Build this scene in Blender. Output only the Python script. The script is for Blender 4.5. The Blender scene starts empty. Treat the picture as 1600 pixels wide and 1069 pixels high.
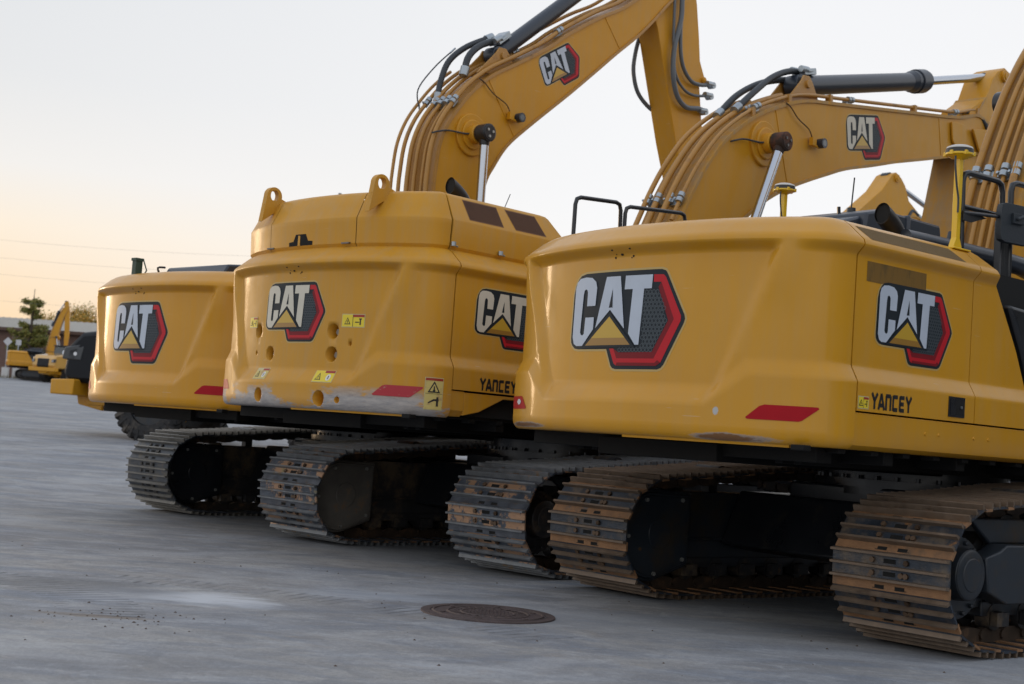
import bpy, bmesh, math, random
from mathutils import Vector, Matrix
from mathutils.geometry import delaunay_2d_cdt
random.seed(7)
S = bpy.context.scene
COL = S.collection
R = math.radians

# ------------------------------------------------------------------ camera
cam_d = bpy.data.cameras.new("camera"); cam = bpy.data.objects.new("camera", cam_d); COL.objects.link(cam)
PITCH, ROLL = .0684, .0714
_U = Vector((0, -math.sin(PITCH), math.cos(PITCH))); _F = Vector((0, math.cos(PITCH), math.sin(PITCH)))
_r = Vector((1, 0, 0)) * math.cos(ROLL) + _U * math.sin(ROLL)
_u = Vector((-1, 0, 0)) * math.sin(ROLL) + _U * math.cos(ROLL)
M = Matrix.Identity(4)
for i in range(3):
    M[i][0] = _r[i]; M[i][1] = _u[i]; M[i][2] = -_F[i]
M[2][3] = 1.1549
cam.matrix_world = M
cam_d.sensor_width = 36; cam_d.lens = 49.51; cam_d.clip_end = 3000; cam_d.clip_start = .1
cam_d.dof.use_dof = True; cam_d.dof.focus_distance = 10.5; cam_d.dof.aperture_fstop = 3.4
S.camera = cam
# ------------------------------------------------------------------ view, sky and sun
S.view_settings.view_transform = 'Standard'; S.view_settings.look = 'None'
S.view_settings.exposure = 0.06; S.view_settings.gamma = 1
W = bpy.data.worlds.new("World"); S.world = W; W.use_nodes = True
nt = W.node_tree; nt.nodes.clear()
GLOW = Vector((-.64, .77, 0)).normalized()
def N(tree, t, **k):
    n = tree.nodes.new(t)
    for a, b in k.items(): setattr(n, a, b)
    return n
def ramp(tree, fac, stops, interp='LINEAR'):
    r = N(tree, 'ShaderNodeValToRGB'); e = r.color_ramp.elements; r.color_ramp.interpolation = interp
    while len(e) > 1: e.remove(e[-1])
    for i, (p, c) in enumerate(stops):
        q = e[0] if i == 0 else e.new(p)
        q.position = p; q.color = (c if hasattr(c, '__len__') else (c, c, c)) + (() if hasattr(c, '__len__') and len(c) == 4 else (1,)) if hasattr(c, '__len__') else (c, c, c, 1)
    tree.links.new(fac, r.inputs[0]); return r.outputs[0]
def math_(tree, op, a, b=None, clamp=False):
    m = N(tree, 'ShaderNodeMath', operation=op); m.use_clamp = clamp
    for i, v in enumerate((a, b)):
        if v is None: continue
        if isinstance(v, (int, float)): m.inputs[i].default_value = v
        else: tree.links.new(v, m.inputs[i])
    return m.outputs[0]
def mixc(tree, f, a, b, blend='MIX'):
    m = N(tree, 'ShaderNodeMix', data_type='RGBA', blend_type=blend)
    for i, v in ((0, f), (6, a), (7, b)):
        if isinstance(v, (int, float)): m.inputs[i].default_value = v
        elif isinstance(v, tuple): m.inputs[i].default_value = v + (1,)
        else: tree.links.new(v, m.inputs[i])
    return m.outputs[2]
tc = N(nt, 'ShaderNodeTexCoord'); sep = N(nt, 'ShaderNodeSeparateXYZ'); nt.links.new(tc.outputs['Generated'], sep.inputs[0])
dot = N(nt, 'ShaderNodeVectorMath', operation='DOT_PRODUCT'); nt.links.new(tc.outputs['Generated'], dot.inputs[0]); dot.inputs[1].default_value = GLOW
cool = ramp(nt, sep.outputs[2], [(0, (.88, .86, .84)), (.10, (.93, .93, .935)), (.35, (.86, .87, .895)), (.7, (.74, .79, .88)), (1, (.66, .73, .86))])
warm = ramp(nt, sep.outputs[2], [(0, (.98, .56, .24)), (.06, (.98, .70, .40)), (.12, (.96, .82, .64)), (.16, (.86, .83, .79)), (.22, (.74, .75, .76)), (.40, (.60, .645, .70)), (.8, (.66, .73, .84)), (1, (.66, .73, .86))])
side = ramp(nt, dot.outputs['Value'], [(.70, 0.0), (.88, .55), (.98, 1.0)])
skyc = mixc(nt, side, cool, warm)
back = ramp(nt, dot.outputs['Value'], [(0, .95), (.5, 1.0)])   # the half of the sky away from the glow is dimmer
mulb = mixc(nt, 1.0, skyc, back, 'MULTIPLY')
bg = N(nt, 'ShaderNodeBackground'); nt.links.new(mulb, bg.inputs[0]); bg.inputs[1].default_value = 1.0
wo = N(nt, 'ShaderNodeOutputWorld'); nt.links.new(bg.outputs[0], wo.inputs[0])
sun_d = bpy.data.lights.new("sun", 'SUN'); sun_d.energy = .6; sun_d.angle = R(12); sun_d.color = (1, .72, .45)
sun = bpy.data.objects.new("sun", sun_d); COL.objects.link(sun)
sun.rotation_euler = (-Vector((-.66, .75, .09))).to_track_quat('-Z', 'Y').to_euler()

# ------------------------------------------------------------------ materials
MATS = {}
def mat(name, col, rough=.5, metal=0, coat=0, var=0, scale=3, bump=0, bscale=20, spec=.5, dirt=None, emit=None, stretch=None):
    if name in MATS: return MATS[name]
    m = bpy.data.materials.new(name); m.use_nodes = True; t = m.node_tree; b = t.nodes['Principled BSDF']
    b.inputs['Base Color'].default_value = (*col, 1); b.inputs['Roughness'].default_value = rough
    b.inputs['Metallic'].default_value = metal; b.inputs['Coat Weight'].default_value = coat
    b.inputs['Coat Roughness'].default_value = .12; b.inputs['Specular IOR Level'].default_value = spec
    c = None
    tco = N(t, 'ShaderNodeTexCoord').outputs['Object']
    if stretch:
        mp = N(t, 'ShaderNodeMapping'); mp.inputs['Scale'].default_value = stretch; t.links.new(tco, mp.inputs[0]); tco = mp.outputs[0]
    def noise(s, d=6, rg=.6):
        n = N(t, 'ShaderNodeTexNoise'); n.inputs['Scale'].default_value = s; n.inputs['Detail'].default_value = d; n.inputs['Roughness'].default_value = rg
        t.links.new(tco, n.inputs['Vector']); return n.outputs[0]
    if var:
        n = noise(scale)
        f = ramp(t, n, [(.3, 1 - var), (.7, 1 + var)])
        c = mixc(t, 1.0, tuple(col), f, 'MULTIPLY')
        rr = ramp(t, n, [(.3, max(0, rough - .08)), (.7, min(1, rough + .1))]); t.links.new(rr, b.inputs['Roughness'])
    for d in (dirt or []):      # (colour, noise scale, threshold, softness, roughness)
        n = noise(d[1], 8, .7); f = ramp(t, n, [(d[2], 0.0), (d[2] + d[3], 1.0)])
        c = mixc(t, f, c if c else tuple(col), d[0])
    if c: t.links.new(c, b.inputs['Base Color'])
    if bump:
        bp = N(t, 'ShaderNodeBump'); bp.inputs['Strength'].default_value = bump; bp.inputs['Distance'].default_value = .01
        t.links.new(noise(bscale, 8), bp.inputs['Height']); t.links.new(bp.outputs[0], b.inputs['Normal'])
    if emit:
        b.inputs['Emission Color'].default_value = (*emit, 1); b.inputs['Emission Strength'].default_value = 1
    m['tco'] = ''
    MATS[name] = m; return m

YC = (.625, .298, .010)
def yellow_paint(name, scr=None, dust=.0, chips=(), base=YC, rough=.34, coat=.28):
    """machine yellow; scr = z below which the paint is scraped to grey; chips = (x, y, z, rx, rz) ellipses of bare metal"""
    if name in MATS: return MATS[name]
    m = bpy.data.materials.new(name); m.use_nodes = True; t = m.node_tree; b = t.nodes['Principled BSDF']
    tco = N(t, 'ShaderNodeTexCoord').outputs['Object']; sp = N(t, 'ShaderNodeSeparateXYZ'); t.links.new(tco, sp.inputs[0])
    def noise(s, d=6, rg=.6, st=(1, 1, 1)):
        mp = N(t, 'ShaderNodeMapping'); mp.inputs['Scale'].default_value = st; t.links.new(tco, mp.inputs[0])
        n = N(t, 'ShaderNodeTexNoise'); n.inputs['Scale'].default_value = s; n.inputs['Detail'].default_value = d; n.inputs['Roughness'].default_value = rg
        t.links.new(mp.outputs[0], n.inputs['Vector']); return n.outputs[0]
    c = mixc(t, ramp(t, noise(1.3), [(.35, 0.0), (.7, 1.0)]), base, tuple(v * k for v, k in zip(base, (.93, .92, .95))))
    # thin film of dust that ran down in faint streaks
    st = math_(t, 'MULTIPLY', ramp(t, noise(5, 7, .65, (2.2, 2.2, .22)), [(.42, 0.0), (.75, 1.0)]), .17 + dust)
    c = mixc(t, st, c, (.40, .30, .17))
    rgh = ramp(t, noise(4, 8, .7), [(.3, rough - .04), (.75, rough + .16)])
    if dust:
        f = math_(t, 'MULTIPLY', ramp(t, noise(2.2, 9, .7), [(.35, .2), (.75, 1.0)]), dust)
        c = mixc(t, f, c, (.36, .24, .13))
    if scr:
        zz = math_(t, 'SUBTRACT', scr, sp.outputs[2])                       # grows downward
        f = math_(t, 'ADD', math_(t, 'MULTIPLY', zz, 4.6), math_(t, 'ADD', math_(t, 'MULTIPLY', math_(t, 'SUBTRACT', noise(2.3, 9, .78, (1, 1, 3.0)), .5), 5.0), math_(t, 'MULTIPLY', math_(t, 'SUBTRACT', noise(1.15, 2, .5, (1, 1, .4)), .52), 6.5)))
        f1 = math_(t, 'MULTIPLY', ramp(t, f, [(.16, 0.0), (.5, 1.0)]), ramp(t, zz, [(-.0, 0.0), (.035, .6), (.10, 1.0)]))
        c = mixc(t, math_(t, 'MULTIPLY', ramp(t, math_(t, 'MULTIPLY', zz, 2.2), [(-.2 if 0 else 0, 0.0), (.8, .45)]), 1), c, (.52, .34, .20))
        g = mixc(t, ramp(t, noise(7, 8, .75, (1, 1, 5)), [(.35, 0.0), (.62, 1.0)]), (.20, .25, .31), (.42, .44, .46))
        g = mixc(t, ramp(t, noise(16, 8, .8, (.6, .6, 6)), [(.62, 0.0), (.66, 1.0)]), g, (.50, .24, .06))
        c = mixc(t, math_(t, 'MULTIPLY', f1, .80), c, g)
        k = ramp(t, noise(11, 9, .8, (.5, .5, 4)), [(.66, 0.0), (.68, 1.0)])
        k = math_(t, 'MULTIPLY', k, ramp(t, f, [(0, 0.0), (.1, 1.0)]))
        c = mixc(t, k, c, (.05, .045, .04))
    # hairline scratches
    sc = ramp(t, noise(9, 3, .5, (.35, .35, 7)), [(.735, 0.0), (.75, .35 + (.3 if scr else 0))])
    c = mixc(t, sc, c, (.60, .50, .36))
    for (x, y, z, ry, rz, kind) in chips:
        dx = math_(t, 'DIVIDE', math_(t, 'SUBTRACT', sp.outputs[1], y), ry)
        dz = math_(t, 'DIVIDE', math_(t, 'SUBTRACT', sp.outputs[2], z), rz)
        rr = math_(t, 'ADD', math_(t, 'MULTIPLY', dx, dx), math_(t, 'MULTIPLY', dz, dz))
        rr = math_(t, 'ADD', rr, math_(t, 'MULTIPLY', math_(t, 'SUBTRACT', noise(7, 9, .85, (.5, .5, 2.5)), .5), 3.4))
        xs = math_(t, 'LESS_THAN', sp.outputs[0], x)
        f = math_(t, 'MULTIPLY', ramp(t, rr, [(.55, 1.0), (1.1, 0.0)]), xs)
        c = mixc(t, f, c, (.46, .46, .45))
        if kind:
            f = math_(t, 'MULTIPLY', ramp(t, math_(t, 'ADD', rr, .05), [(.35, 1.0), (.95, 0.0)]), xs)
            c = mixc(t, f, c, (.22, .105, .04))
    t.links.new(c, b.inputs['Base Color']); t.links.new(rgh, b.inputs['Roughness'])
    b.inputs['Coat Weight'].default_value = coat; b.inputs['Coat Roughness'].default_value = .09; b.inputs['Specular IOR Level'].default_value = .32
    bp = N(t, 'ShaderNodeBump'); bp.inputs['Strength'].default_value = .12; bp.inputs['Distance'].default_value = .004
    t.links.new(noise(2.4, 3, .5), bp.inputs['Height']); t.links.new(bp.outputs[0], b.inputs['Normal']); t.links.new(bp.outputs[0], b.inputs['Coat Normal'])
    MATS[name] = m; return m

yl_cw = yellow_paint('yellow_paint_counterweight', chips=[(-2.9, 1.05, 1.265, .30, .022, 1), (-2.9, -.93, 1.255, .27, .030, 1), (-2.9, -.83, 1.41, .020, .030, 0)])
yl_clean = yellow_paint('yellow_paint_clean', rough=.33, coat=.22, base=(.62, .285, .004))
yl_side = yellow_paint('yellow_paint_side')
yl_worn = yellow_paint('yellow_paint_worn', scr=1.50, dust=.16, rough=.42, coat=.05)
yl_dusty = yellow_paint('yellow_paint_dusty', dust=.14, rough=.42, coat=.05)
yl_boom = yellow_paint('yellow_paint_boom', dust=.05, rough=.40, coat=.06, base=(.62, .292, .008))
yl_plate = yellow_paint('yellow_paint_dirty_plate', dust=.85, rough=.55, coat=0)
yl_gps = mat('signal_yellow', (.80, .50, .01), .3, coat=.3)
black = mat('black_paint', (.012, .014, .018), .32, coat=.15, var=.2, dirt=[((.05, .042, .032), 5, .55, .2)])
blackd = mat('black_paint_dusty', (.020, .026, .034), .38, var=.3, scale=2, dirt=[((.045, .034, .022), 3, .50, .2), ((.10, .055, .02), 9, .66, .04)])
bluebk = mat('black_paint_plain', (.022, .03, .045), .38, coat=.2)
frame_m = mat('frame_steel', (.028, .028, .030), .45, var=.3, dirt=[((.13, .095, .06), 3, .52, .12), ((.16, .08, .03), 7, .62, .06)])
chrome = mat('chrome_rod', (.50, .53, .58), .18, metal=1)
zinc = mat('zinc_clamp', (.38, .42, .45), .35, metal=.8, var=.15)
rubber = mat('rubber_hose', (.035, .042, .05), .5, bump=.2, bscale=60)
tyre_m = mat('tyre_rubber', (.022, .022, .023), .8, bump=.3, dirt=[((.12, .10, .08), 3, .5, .25)])
dark = mat('dark_gap', (.004, .004, .004), .9)
inside = mat('pipe_inside', (.006, .006, .006), .9)
exh = mat('exhaust_steel', (.035, .033, .033), .45, metal=.6, var=.3)
meshbr = mat('engine_screen_mesh', (.10, .042, .018), .8, bump=1, bscale=160, dirt=[((.05, .02, .01), 5, .5, .3)])
grip = mat('antislip_strip', (.17, .105, .035), .85, bump=.8, bscale=220)
film = mat('protective_film', (.21, .115, .025), .3, dirt=[((.13, .08, .025), 4, .5, .1)], stretch=(3, 3, .6))
redm = mat('reflector_red', (.40, .004, .012), .45, spec=.2, var=.1)
redworn = mat('reflector_red_worn', (.42, .02, .03), .5, dirt=[((.38, .25, .18), 14, .60, .04)])
whitec = mat('bare_patch', (.62, .62, .62), .7)
glass = mat('cab_glass', (.02, .03, .035), .05, coat=.5, spec=.8)
bolt_m = mat('bolt_steel', (.16, .15, .14), .4, metal=.7)

def shoe_mats(kind):
    if kind == 'rust':
        a = mat('shoe_steel_rusty', (.032, .042, .058), .42, metal=.2, var=.35, scale=6, bump=.4, bscale=40, dirt=[((.17, .125, .08), 3.2, .50, .20), ((.24, .12, .05), 8, .62, .06)])
        b = mat('shoe_gap_rusty', (.25, .13, .06), .75, var=.25, scale=8, bump=.5, bscale=50, dirt=[((.14, .09, .055), 5, .52, .15), ((.10, .11, .12), 2.5, .60, .08)])
        c = mat('grouser_edge_rusty', (.165, .12, .085), .5, metal=.3, var=.3, scale=9, dirt=[((.17, .115, .075), 5, .5, .15)])
    elif kind == 'mud':
        a = mat('shoe_steel_muddy', (.075, .09, .115), .35, metal=.4, var=.3, scale=6, bump=.5, bscale=40, dirt=[((.42, .25, .15), 4.2, .48, .04), ((.30, .24, .12), 3, .60, .05)])
        b = mat('shoe_gap_muddy', (.09, .10, .12), .35, metal=.4, var=.3, scale=8, bump=.4, dirt=[((.12, .085, .06), 5, .55, .15)])
        c = mat('grouser_edge_muddy', (.17, .18, .19), .45, metal=.2, var=.3, scale=9, dirt=[((.22, .14, .07), 4, .60, .08)])
    else:
        a = mat('shoe_steel_grey', (.065, .075, .09), .40, metal=.4, var=.3, scale=6, bump=.4, dirt=[((.14, .12, .09), 3.5, .52, .15)])
        b = mat('shoe_gap_grey', (.055, .065, .08), .45, metal=.3, var=.3, scale=8, dirt=[((.13, .11, .08), 4, .5, .15)])
        c = mat('grouser_edge_grey', (.20, .19, .17), .5, metal=.15, var=.3, scale=9)
    return [a, b, c, dark, mat('shoe_bolt_' + kind, (.12, .075, .045) if kind != 'grey' else (.08, .075, .07), .6, metal=.3)]

# ------------------------------------------------------------------ mesh helpers
class MB:
    def __init__(s): s.v = []; s.f = []; s.m = []
    def add(s, vs, fs, m=0):
        o = len(s.v); s.v += [tuple(v) for v in vs]; s.f += [tuple(i + o for i in f) for f in fs]; s.m += [m] * len(fs); return s
    def box(s, x0, x1, y0, y1, z0, z1, m=0, mtx=None):
        vs = [Vector((x, y, z)) for x in (x0, x1) for y in (y0, y1) for z in (z0, z1)]
        if mtx: vs = [mtx @ v for v in vs]
        return s.add(vs, [(0, 1, 3, 2), (4, 6, 7, 5), (0, 4, 5, 1), (2, 3, 7, 6), (0, 2, 6, 4), (1, 5, 7, 3)], m)
    def prism(s, poly, y0, y1, m=0, mtx=None, axis='y'):
        """poly in (x, z), extruded along y"""
        n = len(poly)
        if axis == 'y': vs = [Vector((p[0], y, p[1])) for y in (y0, y1) for p in poly]
        elif axis == 'x': vs = [Vector((x, p[0], p[1])) for x in (y0, y1) for p in poly]
        else: vs = [Vector((p[0], p[1], z)) for z in (y0, y1) for p in poly]
        if mtx: vs = [mtx @ v for v in vs]
        fs = [tuple(range(n)), tuple(range(2 * n - 1, n - 1, -1))] + [(i, i + n, (i + 1) % n + n, (i + 1) % n) for i in range(n)]
        return s.add(vs, fs, m)
    def cyl(s, p0, p1, r0, r1=None, n=20, m=0, caps=True):
        r1 = r0 if r1 is None else r1; p0 = Vector(p0); p1 = Vector(p1); d = (p1 - p0).normalized()
        a = d.orthogonal().normalized(); b = d.cross(a)
        vs = [p + (a * math.cos(2 * math.pi * i / n) + b * math.sin(2 * math.pi * i / n)) * r for p, r in ((p0, r0), (p1, r1)) for i in range(n)]
        fs = [(i, (i + 1) % n, (i + 1) % n + n, i + n) for i in range(n)]
        if caps: fs += [tuple(range(n - 1, -1, -1)), tuple(range(n, 2 * n))]
        return s.add(vs, fs, m)
    def tube(s, pts, r, n=8, m=0, caps=True, smooth=0, closed=False):
        P = [Vector(p) for p in pts]
        if smooth:
            Q = []
            for i in range(len(P) - 1):
                p0 = P[max(i - 1, 0)]; p1 = P[i]; p2 = P[i + 1]; p3 = P[min(i + 2, len(P) - 1)]
                for k in range(smooth):
                    t = k / smooth
                    Q.append(.5 * ((2 * p1) + (p2 - p0) * t + (2 * p0 - 5 * p1 + 4 * p2 - p3) * t * t + (3 * p1 - p0 - 3 * p2 + p3) * t ** 3))
            Q.append(P[-1]); P = Q
        rings = []; a = None
        for i, p in enumerate(P):
            d = (P[min(i + 1, len(P) - 1)] - P[max(i - 1, 0)]).normalized()
            a = d.orthogonal().normalized() if a is None else (a - d * a.dot(d)).normalized()
            b = d.cross(a); rr = r[min(int(i * len(r) / len(P)), len(r) - 1)] if hasattr(r, '__len__') else r
            rings.append([p + (a * math.cos(2 * math.pi * k / n) + b * math.sin(2 * math.pi * k / n)) * rr for k in range(n)])
        vs = [v for q in rings for v in q]; fs = []
        for i in range(len(rings) - 1):
            for k in range(n):
                fs.append((i * n + k, i * n + (k + 1) % n, (i + 1) * n + (k + 1) % n, (i + 1) * n + k))
        if caps: fs += [tuple(range(n - 1, -1, -1)), tuple(range(len(vs) - n, len(vs)))]
        return s.add(vs, fs, m)
    def mesh(s, name, mats, angle=35):
        me = bpy.data.meshes.new(name); me.from_pydata([tuple(v) for v in s.v], [], s.f); me.update()
        for mm in mats: me.materials.append(mm)
        for p, k in zip(me.polygons, s.m): p.material_index = k
        bm = bmesh.new(); bm.from_mesh(me); bmesh.ops.recalc_face_normals(bm, faces=bm.faces); bm.to_mesh(me); bm.free()
        me.polygons.foreach_set('use_smooth', [True] * len(me.polygons)); me.set_sharp_from_angle(angle=R(angle))
        return me
    def build(s, name, mats, parent=None, bevel=0, angle=35, loc=None):
        if not isinstance(mats, (list, tuple)): mats = [mats]
        o = bpy.data.objects.new(name, s.mesh(name, mats, angle)); COL.objects.link(o)
        if parent: o.parent = parent
        if loc: o.location = loc
        if bevel:
            b = o.modifiers.new('bevel', 'BEVEL'); b.width = bevel; b.segments = 2; b.limit_method = 'ANGLE'; b.angle_limit = R(40)
        return o
def tag(o, label=None, cat=None, group=None, kind=None):
    for k, v in (('label', label), ('category', cat), ('group', group), ('kind', kind)):
        if v: o[k] = v
    return o
def empty(name, loc, rz=0):
    o = bpy.data.objects.new(name, None); COL.objects.link(o); o.location = loc; o.rotation_euler = (0, 0, rz); o.empty_display_size = .3; return o
def sm(a, b, x):
    t = max(0., min(1., (x - a) / (b - a))); return t * t * (3 - 2 * t)
def lin(x, pts):
    if x <= pts[0][0]: return pts[0][1]
    for (a, b), (c, d) in zip(pts, pts[1:]):
        if x <= c: return b + (d - b) * (x - a) / (c - a)
    return pts[-1][1]
def outset(pts, d):
    out = []
    for i in range(len(pts)):
        a = pts[max(i - 1, 0)]; b = pts[min(i + 1, len(pts) - 1)]
        t = Vector((b[0] - a[0], b[1] - a[1])).normalized()
        out.append((pts[i][0] - t.y * d, pts[i][1] + t.x * d))
    return out
def smooth2(pts, n=5):
    P = [Vector(p) for p in pts]; Q = []
    for i in range(len(P) - 1):
        p0 = P[max(i - 1, 0)]; p1 = P[i]; p2 = P[i + 1]; p3 = P[min(i + 2, len(P) - 1)]
        for k in range(n):
            t = k / n; Q.append(tuple(.5 * ((2 * p1) + (p2 - p0) * t + (2 * p0 - 5 * p1 + 4 * p2 - p3) * t * t + (3 * p1 - p0 - 3 * p2 + p3) * t ** 3)))
    Q.append(tuple(P[-1])); return Q
def poly_fill(mb, poly, mp, eps, m, cell=.05):
    """fill a 2D polygon with small triangles and lay it on a surface through mp(u, v, eps)"""
    el = cell * .6; pp = []
    for a, b in zip(poly, list(poly[1:]) + [poly[0]]):
        k = max(1, int(math.hypot(b[0] - a[0], b[1] - a[1]) / el)); pp += [(a[0] + (b[0] - a[0]) * i / k, a[1] + (b[1] - a[1]) * i / k) for i in range(k)]
    poly = pp; us = [p[0] for p in poly]; vs = [p[1] for p in poly]; n = len(poly)
    pts = [Vector(p) for p in poly]
    def inside(x, y):
        c = False; j = n - 1
        for i in range(n):
            if (vs[i] > y) != (vs[j] > y) and x < (us[j] - us[i]) * (y - vs[i]) / (vs[j] - vs[i]) + us[i]: c = not c
            j = i
        return c
    nu = int((max(us) - min(us)) / cell); nv = int((max(vs) - min(vs)) / cell)
    for i in range(1, nu + 1):
        for j in range(1, nv + 1):
            x = min(us) + i * (max(us) - min(us)) / (nu + 1); y = min(vs) + j * (max(vs) - min(vs)) / (nv + 1)
            if inside(x, y): pts.append(Vector((x, y)))
    r = delaunay_2d_cdt(pts, [(i, (i + 1) % n) for i in range(n)], [], 1, 1e-5)
    mb.add([mp(v[0], v[1], eps) for v in r[0]], [tuple(f) for f in r[2] if inside(sum(r[0][k][0] for k in f) / len(f), sum(r[0][k][1] for k in f) / len(f))], m)

# ------------------------------------------------------------------ the bodywork surface shared by counterweight and doors
class Body:
    def __init__(s, dx=0., dz=0., W=1.489, k=.80, lean=0):
        s.dx, s.dz, s.W, s.kk = dx, dz, W, k
        rad = .37; pts = []; c = .125; q4 = .028; x0 = -3.438 + dx; yt = 1.2
        rad = .34
        for _ in range(40): yt = W - rad + rad * math.sin(math.atan(2 * c * yt + 4 * q4 * yt ** 3))
        for i in range(80): y = yt * i / 79; pts.append((x0 + c * y * y + q4 * y ** 4, y))
        a0 = math.atan(2 * c * yt + 4 * q4 * yt ** 3); cy = W - rad; cx = pts[-1][0] + rad * math.cos(a0)
        for i in range(1, 41):
            a = a0 + (math.pi / 2 - a0) * i / 40; pts.append((cx - rad * math.cos(a), cy + rad * math.sin(a)))
        s.seam = -2.842 + dx; pts.append((max(s.seam, cx + .001), W))
        s.pts = pts; s.S = [0]
        for a, b in zip(pts, pts[1:]): s.S.append(s.S[-1] + math.hypot(b[0] - a[0], b[1] - a[1]))
        s.tot = s.S[-1]
    def base(s, q):
        sg = 1 if q >= 0 else -1; q = abs(q)
        if q >= s.tot: x = s.pts[-1][0] + q - s.tot; return x, sg * s.W, 0., sg * 1.
        for i in range(len(s.S) - 1):
            if q <= s.S[i + 1]: break
        t = (q - s.S[i]) / (s.S[i + 1] - s.S[i]); a, b = s.pts[i], s.pts[i + 1]
        # smooth normal from neighbours
        a2 = s.pts[max(i - 2, 0)]; b2 = s.pts[min(i + 3, len(s.pts) - 1)]
        d = Vector((b2[0] - a2[0], b2[1] - a2[1])).normalized() if i > 1 else Vector((.23 * q, 1)).normalized()
        return a[0] + (b[0] - a[0]) * t, sg * (a[1] + (b[1] - a[1]) * t), -d.y, sg * d.x
    def off(s, q, z):
        q = abs(q); z = z - s.dz; k = s.kk
        o = 0.
        if z < 1.31: o += .05 * (1 - math.sqrt(max(0, 1 - ((1.31 - z) / .075) ** 2)))
        ztop = lin(q, [(k, 1.565), (k + .2, 1.735)]); zlo = lin(q, [(k - .05, 1.455), (k + .24, 1.645)])
        low = max(0., min(1., (z - zlo) / (ztop - zlo)))
        diag = k + (z - 1.565) * .42
        out = max(0., min(1., (q - diag + .03) / .07))
        wing = .030 + .022 * sm(1.2, 1.6, q)
        if z > 1.9: wing *= 1 - sm(1.9, 2.42, z) * (1 - sm(1.24, 1.40, q))
        rec = (.066) * (1 - out) + wing * out
        o += rec * low * (1 - max(0., min(1., (z - 2.41) / .055)))
        if z > 2.475: o += lin(z, [(2.475, 0), (2.50, .008), (2.60, .125), (2.625, .165), (2.64, .22), (2.645, .30)])
        return o
    def at(s, q, z, e=0.):
        x, y, nx, ny = s.base(q); o = s.off(q, z) - e
        return (x - nx * o, y - ny * o, z)
    def s_of_y(s, y):
        sg = 1 if y >= 0 else -1; y = abs(y)
        for i in range(len(s.pts) - 1):
            if s.pts[i + 1][1] >= y: break
        t = (y - s.pts[i][1]) / max(1e-6, s.pts[i + 1][1] - s.pts[i][1])
        return sg * (s.S[i] + t * (s.S[i + 1] - s.S[i]))
    ZL = sorted(set([1.235, 1.2375, 1.245, 1.26, 1.28, 1.31] + [1.31 + i * .0175 for i in range(27)] + [1.77 + i * .07 for i in range(9)] +
             [2.38 + i * .0125 for i in range(8)] + [2.475, 2.487, 2.50, 2.525, 2.55, 2.575, 2.60, 2.612, 2.625, 2.634, 2.64, 2.6435, 2.645]))
    def strip(s, qs, z0=None, z1=None):
        zs = [z + s.dz for z in s.ZL]
        if z0: zs = [z0] + [z for z in zs if z > z0 + .004]
        if z1: zs = [z for z in zs if z < z1 - .004] + [z1]
        return zs
    def counterweight(s):
        mb = MB(); n = 220; qs = [(-1 + 2 * i / n) * s.tot for i in range(n + 1)]; zs = s.strip(qs)
        vs = [s.at(q, z) for z in zs for q in qs]; w = n + 1
        fs = [(j * w + i, j * w + i + 1, (j + 1) * w + i + 1, (j + 1) * w + i) for j in range(len(zs) - 1) for i in range(n)]
        fs += [(j * w + n, j * w, (j + 1) * w, (j + 1) * w + n) for j in range(len(zs) - 1)]
        fs += [tuple(range(w - 1, -1, -1)), tuple(range((len(zs) - 1) * w, len(zs) * w))]
        return mb.add(vs, fs)
    def door(s, x0, x1, z0, z1=None, sg=-1, edge=None):
        """side panel between x0 and x1; edge = list of (x, z) giving a slanted front edge"""
        mb = MB(); zs = s.strip(None, z0, z1)
        nx = 8; vs = []
        qa = s.tot + (x0 - s.pts[-1][0])
        for z in zs:
            xe = lin(z, edge) if edge else x1
            for i in range(nx + 1):
                x = x0 + (xe - x0) * i / nx; q = s.tot + (x - s.pts[-1][0]); p = s.at(q * sg, z); vs.append(p)
        w = nx + 1
        fs = [(j * w + i, j * w + i + 1, (j + 1) * w + i + 1, (j + 1) * w + i) for j in range(len(zs) - 1) for i in range(nx)]
        n0 = len(vs); vs += [(v[0], v[1] - sg * .03, v[2]) for v in vs]
        fs += [tuple(k + n0 for k in f) for f in fs]
        for j in range(len(zs) - 1):
            for i in (0, nx): fs.append((j * w + i, (j + 1) * w + i, (j + 1) * w + i + n0, j * w + i + n0))
        for i in range(nx):
            for j in (0, len(zs) - 1): fs.append((j * w + i, j * w + i + 1, j * w + i + 1 + n0, j * w + i + n0))
        return mb.add(vs, fs)
    def side_pt(s, x, z, e, sg=-1):
        q = s.tot + (x - s.pts[-1][0]); return s.at(sg * q, z, e)

# ------------------------------------------------------------------ the hexagonal emblem
L_OUT = [(-.500,-.16),(-.497,-.057),(-.493,.136),(-.478,.195),(-.450,.238),(-.419,.263),(-.361,.275),(-.078,.276),(.365,.276),(.398,.266),(.418,.240),(.566,-.020),(.573,-.045),(.564,-.075),(.424,-.338),(.402,-.360),(.374,-.370),(.0,-.372),(-.030,-.365),(-.048,-.349),(-.101,-.239),(-.407,-.238),(-.448,-.232),(-.478,-.212),(-.495,-.19)]
L_C = [(-.476,-.153),(-.472,.179),(-.458,.219),(-.424,.244),(-.359,.251),(-.290,.244),(-.247,.216),(-.232,.175),(-.240,.053),(-.330,.053),(-.330,.145),(-.337,.162),(-.353,.169),(-.369,.161),(-.376,.132),(-.391,-.122),(-.382,-.139),(-.364,-.145),(-.347,-.134),(-.341,-.024),(-.247,-.024),(-.249,-.105),(-.360,-.216),(-.425,-.216),(-.458,-.200)]
L_A = [(-.137,.243),(.001,.243),(.062,-.105),(-.084,.022),(-.226,-.098)]
L_AH = [(-.068,.161),(-.060,.036),(-.097,.036)]
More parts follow.
